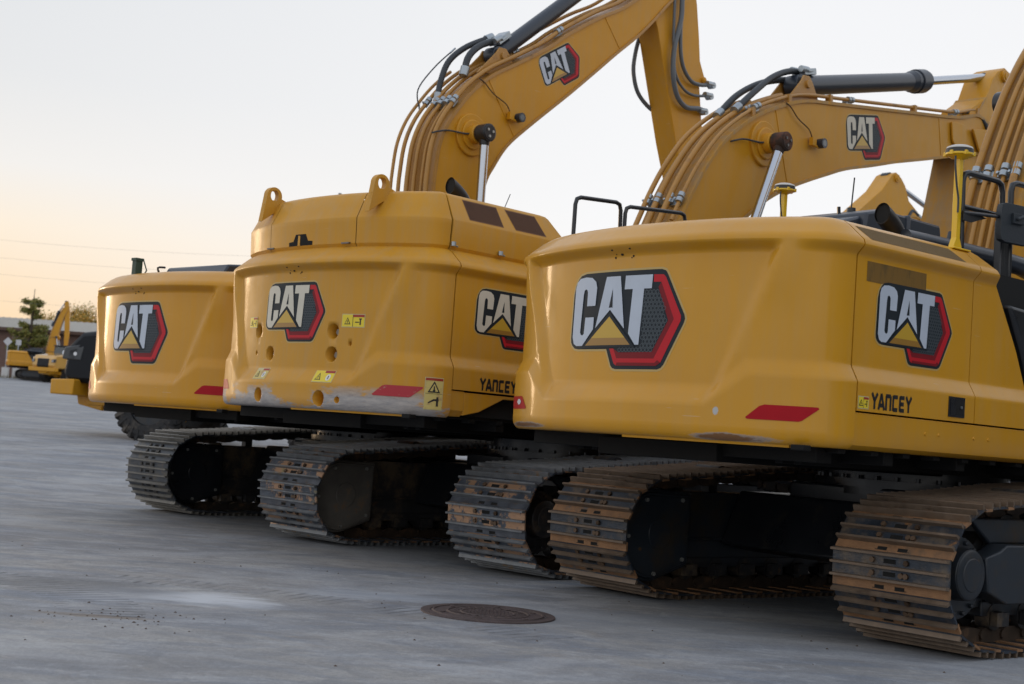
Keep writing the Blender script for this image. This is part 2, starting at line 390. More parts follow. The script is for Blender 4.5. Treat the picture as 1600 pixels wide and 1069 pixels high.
L_T = [(.050,.243),(.294,.243),(.290,.153),(.224,.153),(.204,-.212),(.170,-.212),(.104,-.138),(.122,.153),(.046,.153)]
L_TRI = [(-.083,-.021),(.133,-.214),(-.325,-.216)]
L_R1 = [(.302,.243),(.382,.241),(.403,.222),(.541,-.028),(.541,-.058),(.399,-.326),(.362,-.348),(.006,-.349),(-.018,-.334),(-.069,-.236),(-.030,-.236),(.006,-.301),(.340,-.301),(.487,-.047),(.367,.194),(.302,.194)]
L_R2 = [(.006,-.301),(.340,-.301),(.487,-.047),(.367,.194),(.345,.160),(.441,-.056),(.322,-.258),(.060,-.262),(.020,-.262),(-.030,-.236)]
L_HC = [(.215,.150),(.345,.150),(.441,-.056),(.322,-.258),(.02,-.258),(.0,-.236),(.215,-.236)]
def inset(poly, d):
    n = len(poly); out = []
    ar = sum(poly[i][0] * poly[(i + 1) % n][1] - poly[(i + 1) % n][0] * poly[i][1] for i in range(n))
    sg = 1 if ar > 0 else -1
    for i in range(n):
        a = Vector(poly[i - 1]); b = Vector(poly[i]); c = Vector(poly[(i + 1) % n])
        d1 = (b - a).normalized(); d2 = (c - b).normalized()
        nn = Vector((-(d1 + d2).y, (d1 + d2).x)).normalized(); k = max(.45, nn.dot(Vector((-d1.y, d1.x))))
        out.append(tuple(b + nn * sg * d / k))
    return out
def emblem_mats():
    if 'EM' in MATS: return MATS['EM']
    def grad(name, stops, rough, metal, z0=0, axis=1):
        return mat(name, stops, rough, metal=metal, var=.06, scale=3, coat=.2)
    MATS['EM'] = [mat('emblem_border', (.52, .36, .12), .4), mat('emblem_black', (.010, .017, .024), .5, spec=.3),
        mat('emblem_red', (.52, .010, .020), .45, spec=.3), mat('emblem_dark_red', (.20, .004, .010), .5, spec=.3),
        mat('emblem_mesh_grey', (.075, .095, .11), .5), mat('emblem_silver', (.50, .56, .65), .4, var=.10, scale=2.5),
        mat('emblem_gold', (.55, .34, .03), .35, coat=.2), mat('emblem_deep_gold', (.33, .17, .025), .35, coat=.2), mat('emblem_silver_deep', (.36, .42, .53), .35, coat=.2)]
    return MATS['EM']
def clip_poly(poly, v0, below):
    out = []; n = len(poly)
    for i in range(n):
        a, b = poly[i], poly[(i + 1) % n]
        ia = (a[1] <= v0) == below; ib = (b[1] <= v0) == below
        if ia: out.append(a)
        if ia != ib:
            t = (v0 - a[1]) / (b[1] - a[1]); out.append((a[0] + (b[0] - a[0]) * t, v0))
    return out
def emblem(mp, parent, fine=True, cream=False):
    mb = MB(); e = .0012
    poly_fill(mb, inset(L_OUT, -.014), mp, e, 0); poly_fill(mb, L_OUT, mp, 2 * e, 1)
    poly_fill(mb, L_R1, mp, 3 * e, 2); poly_fill(mb, L_R2, mp, 3 * e, 3)
    # the lower facet of the red frame is darker along its rim
    poly_fill(mb, [(.006,-.349),(.362,-.348),(.399,-.326),(.372,-.310),(.350,-.328),(.012,-.328)], mp, 4 * e, 3)
    poly_fill(mb, L_HC, mp, 3 * e, 1)
    if fine:
        r = .0125; i = 0
        v = -.245
        while v < .15:
            u = .03 + (.0155 if i % 2 else 0)
            while u < .45:
                uv = (u, v); ok = True; n = len(L_HC); c = False; j = n - 1
                for q in range(n):
                    if (L_HC[q][1] > v) != (L_HC[j][1] > v) and u < (L_HC[j][0] - L_HC[q][0]) * (v - L_HC[q][1]) / (L_HC[j][1] - L_HC[q][1]) + L_HC[q][0]: c = not c
                    j = q
                if c and (u > .2 or v < -.2) and not (u < .225 and v > -.225):
                    ring = [(u + 1.28 * r * math.cos(R(60 * k + 30)), v + 1.28 * r * math.sin(R(60 * k + 30))) for k in range(6)]
                    rin = [(u + .90 * r * math.cos(R(60 * k + 30)), v + .90 * r * math.sin(R(60 * k + 30))) for k in range(6)]
                    vs = [mp(a, b, 4 * e) for a, b in ring + rin]
                    mb.add(vs, [(k, (k + 1) % 6, (k + 1) % 6 + 6, k + 6) for k in range(6)], 4)
                u += .031
            v += .0268; i += 1
    for P in (L_C, L_A, L_T):
        poly_fill(mb, P, mp, 5 * e, 5)
    poly_fill(mb, L_AH, mp, 6 * e, 1); poly_fill(mb, inset(L_TRI, -.020), mp, 6 * e, 1)
    for lo, hi, mi in ((-.3, -.165, 7), (-.165, 0, 6)):
        q = clip_poly(clip_poly(inset(L_TRI, .002), hi, True), lo, False)
        poly_fill(mb, q, mp, 7 * e, mi)
    ms = list(emblem_mats())
    if cream: ms[5] = mat('emblem_ivory', (.62, .58, .48), .45, coat=.1, var=.08)
    o = mb.build('logo_decal', ms, parent); return o

# ------------------------------------------------------------------ lettering of the dealer, six letters in strokes
LET = {'Y': [((0, 1), (.38, .52)), ((.76, 1), (.38, .52)), ((.38, .55), (.38, 0))],
       'A': [((0, 0), (.34, 1)), ((.34, 1), (.78, 0)), ((.16, .28), (.62, .28))],
       'N': [((.08, 0), (.08, .92)), ((.0, .90), (.70, .90)), ((.68, .92), (.68, 0))],
       'C': [((.72, .90), (.10, .90)), ((.10, .98), (.10, .02)), ((.10, .10), (.72, .10))],
       'E': [((.72, .90), (.10, .90)), ((.10, .98), (.10, .02)), ((.10, .10), (.72, .10)), ((.10, .50), (.64, .50))]}
def lettering(mp, parent, name='dealer_lettering', txt='YANCEY', th=.125):
    mb = MB(); x = 0
    for ch in txt:
        for a, b in LET[ch]:
            a = Vector(a); b = Vector(b); d = (b - a).normalized(); n = Vector((-d.y, d.x)) * th
            q = [a + n, b + n, b - n, a - n]
            mb.add([mp(x + p.x, p.y, .0015) for p in q], [(0, 1, 2, 3)])
        x += .95
    return mb.build(name, mat('lettering_black', (.01, .01, .011), .5), parent)
def warning(mp, w, h, parent, kind='wide', faded=False):
    """yellow safety sticker with a red header bar, a black triangle and a figure"""
    mb = MB(); e = .0012
    R4 = lambda u0, u1, v0, v1: [(u0, v0), (u1, v0), (u1, v1), (u0, v1)]
    def f(p, k, m): poly_fill(mb, p, mp, e * k, m, .08)
    f(R4(-.006, w + .006, -.006, h + .006), 1, 4); f(R4(0, w, 0, h), 2, 0)
    def tri(cx, cy, s):
        f([(cx - s, cy - s * .8), (cx + s, cy - s * .8), (cx, cy + s)], 3, 1)
        f([(cx - s * .68, cy - s * .6), (cx + s * .68, cy - s * .6), (cx, cy + s * .6)], 4, 0)
        f(R4(cx - s * .1, cx + s * .1, cy - s * .45, cy + s * .2), 5, 1)
    if kind == 'wide':
        f(R4(w * .5, w, h * .80, h), 3, 2); f(R4(w * .485, w * .505, 0, h), 3, 1); tri(w * .25, h * .45, h * .33)
        f(R4(w * .80, w * .86, h * .15, h * .60), 3, 1); f(R4(w * .60, w * .78, h * .34, h * .42), 3, 1); f(R4(w * .77, w * .89, h * .6, h * .70), 3, 1)
    elif kind == 'round':
        f(R4(w * .5, w, h * .80, h), 3, 2); tri(w * .25, h * .45, h * .36)
        f([(w * .76 + h * .28 * math.cos(k * .6283), h * .40 + h * .30 * math.sin(k * .6283)) for k in range(10)], 3, 3)
        f(R4(w * .74, w * .78, h * .25, h * .55), 4, 1)
    else:
        f(R4(0, w, h * .92, h), 3, 2); f(R4(0, w, h * .495, h * .505), 3, 1); tri(w * .5, h * .70, w * .36)
        f([(w * .2, h * .18), (w * .55, h * .27), (w * .8, h * .26), (w * .8, h * .33), (w * .5, h * .33), (w * .2, h * .22)], 3, 1); f(R4(w * .66, w * .78, h * .10, h * .40), 3, 1)
    y = mat('sticker_yellow_faded', (.62, .50, .16), .6, dirt=[((.45, .30, .14), 9, .55, .1)]) if faded else mat('sticker_yellow', (.78, .60, .03), .45)
    return mb.build('warning_decal', [y, mat('sticker_black', (.02, .02, .018), .5), mat('sticker_red', (.35, .03, .015), .5), mat('sticker_white', (.7, .7, .66), .5), mat('sticker_rim', (.55, .48, .25), .5)], parent)

# ------------------------------------------------------------------ excavator pieces (all in metres in the machine's own frame: x forward, y left, z up)
def belt_path(T, xr, xf=1.95):
    Rr = T / 2 - .03; c0 = (xr + Rr + .03, T / 2 + .02); c1 = (xf, .48); Rf = .42
    top = [(xr + 1.02, T + .055), (xr + 1.7, T + .12), (xr + 2.4, T + .16), (.8, T + .13), (1.4, T + .05)]
    P = [(c0[0] + Rr * math.cos(R(a)), c0[1] + Rr * math.sin(R(a))) for a in range(100, 268, 4)]
    P += [(xr + .62, .036), (xr + .86, .03), (1.62, .03)]
    P += [(c1[0] + Rf * math.cos(R(a)), c1[1] + Rf * math.sin(R(a))) for a in range(-70, 86, 5)]
    P += [(x, z - .03) for x, z in reversed(top)]
    return P
def resample(P, pitch):
    n = len(P); L = [0]
    for i in range(n): L.append(L[-1] + math.hypot(P[(i + 1) % n][0] - P[i][0], P[(i + 1) % n][1] - P[i][1]))
    cnt = round(L[-1] / pitch); out = []
    for k in range(cnt):
        d = L[-1] * k / cnt; i = max(j for j in range(n) if L[j] <= d); t = (d - L[i]) / (L[i + 1] - L[i]); a, b = P[i], P[(i + 1) % n]
        out.append((a[0] + (b[0] - a[0]) * t, a[1] + (b[1] - a[1]) * t))
    return out
def track(parent, yc, sgn, T, w, xr, kind, guard_m, fine=True):
    """sgn -1: the camera sees the outer side of this track (right-hand track), +1: its inner side"""
    pts = resample(belt_path(T, xr), .252); n = len(pts); mb = MB(); ch = MB(); rnd = random.Random(int(yc * 100) + 5)
    y0, y1 = yc - w / 2, yc + w / 2
    for i in range(n):
        a = Vector(pts[i]); b = Vector(pts[(i + 1) % n]); d = (b - a); Lg = d.length; d.normalize(); nn = Vector((-d.y, d.x)) * -1
        # rotation sense: path goes rear-down, bottom, front-up, top => outward normal is to the right of travel
        nn = Vector((d.y, -d.x)); c = (a + b) / 2
        def P(t, h, y): q = c + d * t + nn * h; return (q.x, y, q.y)
        def slab(t0, t1, h0, h1, m, ya=y0, yb=y1, tt=0):
            vs = [P(t, h, y) for y in (ya, yb) for t, h in ((t0 + tt, h1), (t1 - tt, h1), (t1, h0), (t0, h0))]
            mb.add(vs, [(0, 1, 2, 3), (7, 6, 5, 4), (0, 4, 5, 1), (1, 5, 6, 2), (2, 6, 7, 3), (3, 7, 4, 0)], m)
        j = rnd.uniform(-.004, .004); ya, yb = y0 + j, y1 + j; p = Lg
        slab(-.50 * p, .20 * p, -.014, .0, 0, ya, yb)                       # two troughs of plain plate
        slab(.20 * p, .47 * p, -.024, -.008, 1, ya, yb)                     # lip that slips under the next shoe
        for t in (-.45, -.125, .20): slab(t * p - .0125, t * p + .0125, -.010, .032 + rnd.uniform(-.003, .001), 2, ya, yb, .005)
        if fine:
            for t in (-.285, .04):
                slab(t * p - .014, t * p + .014, -.001, .0015, 3, yc - .045, yc + .045)
                for y in (-.125, .125, -.09 if t > 0 else -.125):
                    q0 = P(t * p, 0, yc + y); q1 = P(t * p, .016, yc + y); mb.cyl(q0, q1, .019, n=6, m=4)
            for y in (-.075, .075): slab(.33 * p, .43 * p, -.0078, -.0065, 3, yc + y - .035, yc + y + .035)
        for y in (-.10, .10):
            vs = [P(t, h, yc + y + s_) for s_ in (-.025, .025) for t, h in ((-.56 * p, -.016), (.50 * p, -.016), (.50 * p, -.095), (.2 * p, -.115), (-.2 * p, -.115), (-.56 * p, -.095))]
            ch.add(vs, [(0, 1, 2, 3, 4, 5), (11, 10, 9, 8, 7, 6)] + [(k, k + 6, (k + 1) % 6 + 6, (k + 1) % 6) for k in range(6)])
        ch.cyl(P(.5 * p, -.07, yc - .14), P(.5 * p, -.07, yc + .14), .03, n=8)
    t = mb.build('crawler_track', shoe_mats(kind), parent, angle=30)
    chm = mat('chain_' + kind, (.035, .027, .02) if kind == 'grey' else (.05, .032, .02), .7, var=.4, scale=6, dirt=[((.13, .07, .035), 6, .56, .12)])
    ch.build('link_chain', chm, t, angle=30)
    cx, cz = xr + .465, T / 2 + .005
    # sprocket, idler, frame and rollers
    m = MB(); m.cyl((cx, yc - .035, cz), (cx, yc + .035, cz), T / 2 - .12, n=44)
    for k in range(21):
        a = R(360 / 21 * k); m.cyl((cx + (T / 2 - .12) * math.cos(a), yc - .034, cz + (T / 2 - .12) * math.sin(a)), (cx + (T / 2 - .12) * math.cos(a), yc + .034, cz + (T / 2 - .12) * math.sin(a)), .026, n=8)
    m.build('sprocket', frame_m, t)
    m = MB(); m.cyl((1.95, yc - .05, .48), (1.95, yc + .05, .48), .33, n=40); m.cyl((1.95, yc - .20, .48), (1.95, yc + .20, .48), .12, n=24); m.build('idler', frame_m, t)
    f = MB(); x0 = xr + .86
    f.prism([(x0, .83), (1.35, .83), (1.75, .60), (1.75, .42), (1.35, .30), (x0 + .1, .30), (x0, .42)], yc - .17, yc + .17)
    f.box(x0 - .02, 1.4, yc - .20, yc + .20, .445, .465); f.prism([(x0 - .45, .34), (x0 + .1, .86), (x0 + .12, .30), (x0 - .12, .26)], yc - .13, yc + .13)
    f.box(x0, 1.3, yc - .15, yc + .15, .22, .32)
    f.build('track_frame', frame_m if kind != 'rust' else blackd, t, bevel=.008)
    for k in range(8):
        rx = xr + 1.02 + k * .355
        m = MB(); m.cyl((rx, yc - .155, .215), (rx, yc - .055, .215), .088, n=20); m.cyl((rx, yc + .055, .215), (rx, yc + .155, .215), .088, n=20)
        m.cyl((rx, yc - .21, .215), (rx, yc + .21, .215), .042, n=12); m.box(rx - .07, rx + .07, yc - .215, yc - .165, .16, .25); m.build('track_roller', frame_m, t)
    for rx in (-.9, .6):
        m = MB(); m.cyl((rx, yc - .13, .985), (rx, yc + .13, .985), .07, n=16); m.box(rx - .05, rx + .05, yc - .04, yc + .04, .80, .98); m.build('carrier_roller', frame_m, t)
    if sgn > 0:     # inner side: motor guard, a round-backed plate with bolts
        yg = yc - .30; g = []
        for a in range(96, 286, 6): g.append((cx + .335 * math.cos(R(a)), cz + .005 + .335 * math.sin(R(a))))
        g += [(cx + .40, cz - .22), (cx + .41, cz + .325)]
        rim = MB(); rim.prism(g, yg, yg + .26); rim.prism([(cx + (x - cx) * 1.07, cz + (z - cz) * 1.07) for x, z in g], yg + .03, yg + .045)
        gd = rim.build('motor_guard', guard_m, t, bevel=.010)
        ins = MB(); ins.prism([(cx + .02 + (x - cx - .02) * .93, cz + (z - cz) * .93) for x, z in g], yg - .006, yg + .01)
        ins.cyl((cx + .06, yg - .004, cz + .02), (cx + .06, yg - .016, cz + .02), .12, n=32); ins.build('guard_plate', guard_m, gd, bevel=.004)
        for x, z in ((-.10, .28), (.30, .285), (-.28, .0), (.02, -.29), (.33, -.18)):
            bl = MB(); bl.cyl((cx + x, yg - .006, cz + z), (cx + x, yg - .022, cz + z), .017, n=6); bl.build('guard_bolt', mat('bright_bolt', (.35, .35, .33), .4, metal=.5), t)
    # outer side: final drive hub
    yo = yc - .06 if sgn < 0 else yc + .06; s_ = -1 if sgn < 0 else 1
    h = MB(); h.cyl((cx, yo, cz), (cx, yo + s_ * .16, cz), .28, .26, n=36); h.cyl((cx - .02, yo + s_ * .16, cz + .03), (cx - .02, yo + s_ * .26, cz + .03), .17, .16, n=36); h.cyl((cx - .02, yo + s_ * .26, cz + .03), (cx - .02, yo + s_ * .272, cz + .03), .16, .14, n=36); h.cyl((cx - .02, yo + s_ * .27, cz + .03), (cx - .02, yo + s_ * .278, cz + .03), .11, .10, n=36)
    for k in range(14): a = R(360 / 14 * k); h.cyl((cx + .225 * math.cos(a), yo + s_ * .15, cz + .225 * math.sin(a)), (cx + .225 * math.cos(a), yo + s_ * .185, cz + .225 * math.sin(a)), .016, n=6)
    h.build('final_drive', blackd if kind == 'rust' else frame_m, t, bevel=.006)
    if sgn < 0:
        o = MB(); o.prism([(x0 - .10, .66), (x0 - .02, .70), (1.3, .70), (1.3, .32), (x0 + .0, .32), (x0 - .22, .40), (x0 - .26, .62)], yc - .33, yc - .18)
        o.prism([(x0 - .28, .86), (1.2, .86), (1.2, .70), (x0 - .05, .70)], yc - .22, yc - .17); o.build('frame_side_plate', blackd, t, bevel=.012)
    return t
def tube_part(name, pts, r, m, parent, smooth=4, n=10, **k):
    return MB().tube(pts, r, n=n, smooth=smooth, **k).build(name, m, parent, angle=50)

def boom(parent, top, low, hw, ym, sensor, pin_xz, rod_end, emb, pipes, clamps, hoses, plate_m, fine=True, cream=False):
    tp = smooth2(top, 5); lw = smooth2(low, 5)
    b = MB(); prof = tp + list(reversed(lw)); b.prism([tuple(p) for p in prof], -hw + .022, hw - .022)
    bo = b.build('boom', ym, parent, bevel=.006, angle=25)
    fl = MB()
    for L, sg in ((tp, 1), (lw, -1)):
        o = outset(L, .018 * sg)
        vs = [(p[0], y, p[1]) for p, y in [(q, yy) for q in o for yy in (-hw, hw)]] ; o2 = outset(L, -.022 * sg); k0 = len(vs)
        vs += [(p[0], y, p[1]) for p, y in [(q, yy) for q in o2 for yy in (-hw, hw)]]
        fs = []
        for i in range(len(L) - 1):
            a = 2 * i; fs += [(a, a + 1, a + 3, a + 2), (a + k0, a + 2 + k0, a + 3 + k0, a + 1 + k0), (a, a + 2, a + 2 + k0, a + k0), (a + 1, a + 1 + k0, a + 3 + k0, a + 3)]
        fs += [(0, k0, k0 + 1, 1), (len(L) * 2 - 2, len(L) * 2 - 1, len(L) * 2 - 1 + k0, len(L) * 2 - 2 + k0)]
        fl.add(vs, fs, 0)
    fl.build('boom_flange', plate_m, bo, angle=40)
    # pin boss of the lift cylinders with its raised rings
    px, pz = pin_xz; m = MB()
    m.cyl((px, -hw - .015, pz), (px, hw + .015, pz), .27, n=40); m.cyl((px, -hw - .045, pz), (px, hw + .045, pz), .19, .19, n=36); m.cyl((px, -hw - .14, pz), (px, hw + .14, pz), .12, n=30)
    m.build('pin_boss', ym, bo, bevel=.012)
    for f_ in (.56, .83):
        a_ = Vector(tp[int(f_ * (len(tp) - 1))]); b_ = min((Vector(q_) for q_ in lw), key=lambda v: (v - a_).length + (0 if v.x >= a_.x - 9 else 9))
        d_ = (b_ - a_).normalized(); n_ = Vector((-d_.y, d_.x)) * .009; m = MB(); a2 = a_ + d_ * .03; b2 = b_ - d_ * .03
        m.prism([tuple(a2 + n_), tuple(b2 + n_), tuple(b2 - n_), tuple(a2 - n_)], -hw + .014, hw - .014); m.build('weld_seam', ym, bo, bevel=.003)
    if sensor:
        sx, sz = sensor; m = MB(); m.cyl((sx, -hw - .12, sz), (sx, -hw - .03, sz), .062, n=20, m=1); m.cyl((sx, -hw - .121, sz), (sx, -hw - .119, sz), .04, n=20, m=2)
        m.box(sx - .17, sx - .09, -hw - .06, -hw, sz - .05, sz + .05, 0); m.box(sx - .14, sx + .02, -hw - .05, -hw - .03, sz - .06, sz - .03, 0)
        m.build('work_lamp', [ym, bluebk, glass], bo, bevel=.005)
        m = MB(); m.tube([(sx - .14, -hw - .02, sz + .05), (sx - .22, -hw - .02, sz + .14), (sx - .45, -hw - .015, sz + .22), (sx - .62, -hw - .01, sz + .33), (sx - .72, -hw - .01, sz + .36)], .008, n=6, smooth=4); m.build('lamp_cable', mat('cable_brown', (.08, .045, .02), .6), bo)
    # lift cylinders on both sides
    for sgy in (-1, 1):
        y = sgy * (hw + .24); rx, rz = rod_end; d = Vector((rx - px, 0, rz - pz)); Lf = d.length; d.normalize()
        c = MB(); foot = Vector((px, y, pz)) + d * 2.75; mid = Vector((px, y, pz)) + d * 1.25
        c.cyl(foot, mid, .10, n=24); c.cyl(mid, mid - d * .10, .12, n=24); c.cyl(foot - Vector((0, .08, 0)), foot + Vector((0, .08, 0)), .12, n=20)
        co = c.build('lift_cylinder', bluebk, bo, bevel=.006)
        r_ = MB(); r_.cyl(mid, Vector((px, y, pz)) + d * .08, .058, n=24); r_.build('cylinder_rod', chrome, co)
        e = MB(); e.cyl((px, y - .085, pz), (px, y + .085, pz), .115, n=28); e.cyl((px, y - .095, pz), (px, y - .08, pz), .10, n=28)
        e.cyl(Vector((px, y, pz)) + d * .05, Vector((px, y, pz)) + d * .16, .075, .062, n=20)
        e.build('rod_eye', black if not cream else mat('rod_eye_rusty', (.03, .017, .012), .7, var=.4, dirt=[((.10, .035, .015), 5, .5, .1)]), co, bevel=.012)
        if sgy < 0:
            for k in range(3):
                e = MB(); a = R(20 + 120 * k); e.cyl((px + .05 * math.cos(a), y - .093, pz + .05 * math.sin(a)), (px + .05 * math.cos(a), y - .107, pz + .05 * math.sin(a)), .018, n=6)
                e.build('pin_bolt', mat('pale_bolt', (.45, .46, .43), .4, metal=.4) if not cream else bolt_m, co)
    m = MB(); m.tube([(px - .03, -hw - .12, pz + .02), (px - .15, -hw - .06, pz - .02), (px - .42, -hw - .02, pz - .03), (px - .60, -hw - .02, pz - .08), (px - .64, -hw + .04, pz - .10)], .011, n=6, smooth=4); m.build('grease_line', rubber, bo)
    if emb:
        ex, ez, sc, an = emb; ca, sa = math.cos(R(an)), math.sin(R(an)); yy = -hw + .022
        emblem(lambda u, v, e: (ex + sc * (u * ca - v * sa), yy - e, ez + sc * (u * sa + v * ca)), bo, fine, cream)
    # pipes over the top plate
    pm = plate_pipe
    for (y, d, i0, i1, r) in pipes:
        o = outset(tp[int(i0 * (len(tp) - 1)):int(i1 * (len(tp) - 1)) + 1], d)
        P = [(p[0], y, p[1]) for p in o]; MB().tube(P, r, n=8).build('hydraulic_pipe', pm, bo, angle=50)
    for (f, ys, d) in clamps:
        i = int(f * (len(tp) - 1)); a = Vector(tp[i]); b2 = Vector(tp[min(i + 1, len(tp) - 1)]); t = (b2 - a).normalized(); nn = Vector((-t.y, t.x)); m = MB()
        for y in ys:
            for k in (-.035, .035):
                p = a + nn * d + t * k; q = p + t * .05
                m.cyl((p.x, y, p.y), (q.x, y, q.y), .040, n=14)
        p = a + nn * (d * .5); mt = Matrix(((t.x, 0, nn.x, p.x), (0, 1, 0, 0), (t.y, 0, nn.y, p.y), (0, 0, 0, 1)))
        m.box(-.05, .07, min(ys), max(ys), -.012, .012, 0, mt); m.box(-.03, .03, min(ys) * .6, max(ys) * .6, -d * .5, d * .5, 0, mt)
        for y in ys: m.cyl(Vector((p.x, y + .05, p.y)), Vector((p.x, y + .05, p.y)) + Vector((nn.x, 0, nn.y)) * (d * .5 + .03), .014, n=6)
        m.build('pipe_clamp', zinc, bo)
    for P, r in hoses:
        h = tube_part('hydraulic_hose', P, r, rubber, bo, smooth=6)
        for A, B_ in ((P[0], P[1]), (P[-1], P[-2])):
            m = MB(); A = Vector(A); d = (Vector(B_) - A).normalized(); m.cyl(A - d * .05, A + d * .07, r * 1.35, n=12); m.build('hose_fitting', zinc, h)
    return bo, tp
plate_pipe = mat('pipe_yellow', (.43, .215, .04), .42, coat=.1, var=.12, scale=3, dirt=[((.22, .12, .05), 3, .56, .15)])

def stick_cylinder(parent, base, mid, end, r, rr):
    base, mid, end = Vector(base), Vector(mid), Vector(end); d = (mid - base).normalized(); m = MB()
    m.cyl(base + d * .10, mid, r, n=28); m.cyl(mid - d * .50, mid - d * .40, r, r * 1.22, n=28); m.cyl(mid - d * .40, mid - d * .02, r * 1.22, n=28); m.cyl(mid - d * .30, mid - d * .08, r * 1.36, n=28)
    m.cyl(base - Vector((0, .1, 0)), base + Vector((0, .1, 0)), r * 1.1, n=24)
    c = m.build('stick_cylinder', bluebk, parent, bevel=.008); m = MB(); d2 = (end - mid).normalized(); m.cyl(mid, end - d2 * .1, rr, n=24); m.build('cylinder_rod', chrome, c)
    m = MB(); m.cyl(end - Vector((0, .1, 0)), end + Vector((0, .1, 0)), rr * 1.7, n=24); m.cyl(end - d2 * .28, end - d2 * .05, rr * 1.15, n=20); m.build('rod_eye', black, c, bevel=.006)
    m = MB(); nn = Vector((-d.z, 0, d.x)); a = base + d * .18 + nn * (r + .03); mt = Matrix(((d.x, 0, nn.x, a.x), (0, 1, 0, a.y), (d.z, 0, nn.z, a.z), (0, 0, 0, 1)))
    m.box(-.10, .16, -.10, .10, -.03, .05, 0, mt); m.box(-.05, .05, -.13, .13, .0, .03, 0, mt)
    for y in (-.07, .07): m.cyl(a + Vector((0, y, 0)) + nn * .03, a + Vector((0, y, 0)) - d * .15 + nn * .05, .045, n=14)
    m.build('port_block', zinc, c, bevel=.006)
    return c
def bucket(parent, x, z, y, ym):
    m = MB(); prof = [(x, z)] + [(x - .25 - .55 * math.sin(R(a)), z - .75 + .62 * math.cos(R(a))) for a in range(0, 181, 15)] + [(x + .55, z - 1.25)]
    inn = [(p[0] + .03, p[1] - .0) for p in prof]
    for y0, y1 in ((-.72, -.69), (.69, .72)): m.prism(prof, y0, y1)
    n = len(prof)
    for i in range(n - 1):
        a, b = prof[i], prof[i + 1]; m.prism([a, b, (b[0] + .03, b[1] + .02), (a[0] + .03, a[1] + .02)], -.69, .69)
    for k in range(5): yy = -.62 + k * .31; m.prism([(x + .45, z - 1.27), (x + .8, z - 1.25), (x + .45, z - 1.19)], yy - .05, yy + .05)
    return m.build('bucket', ym, parent, angle=30)

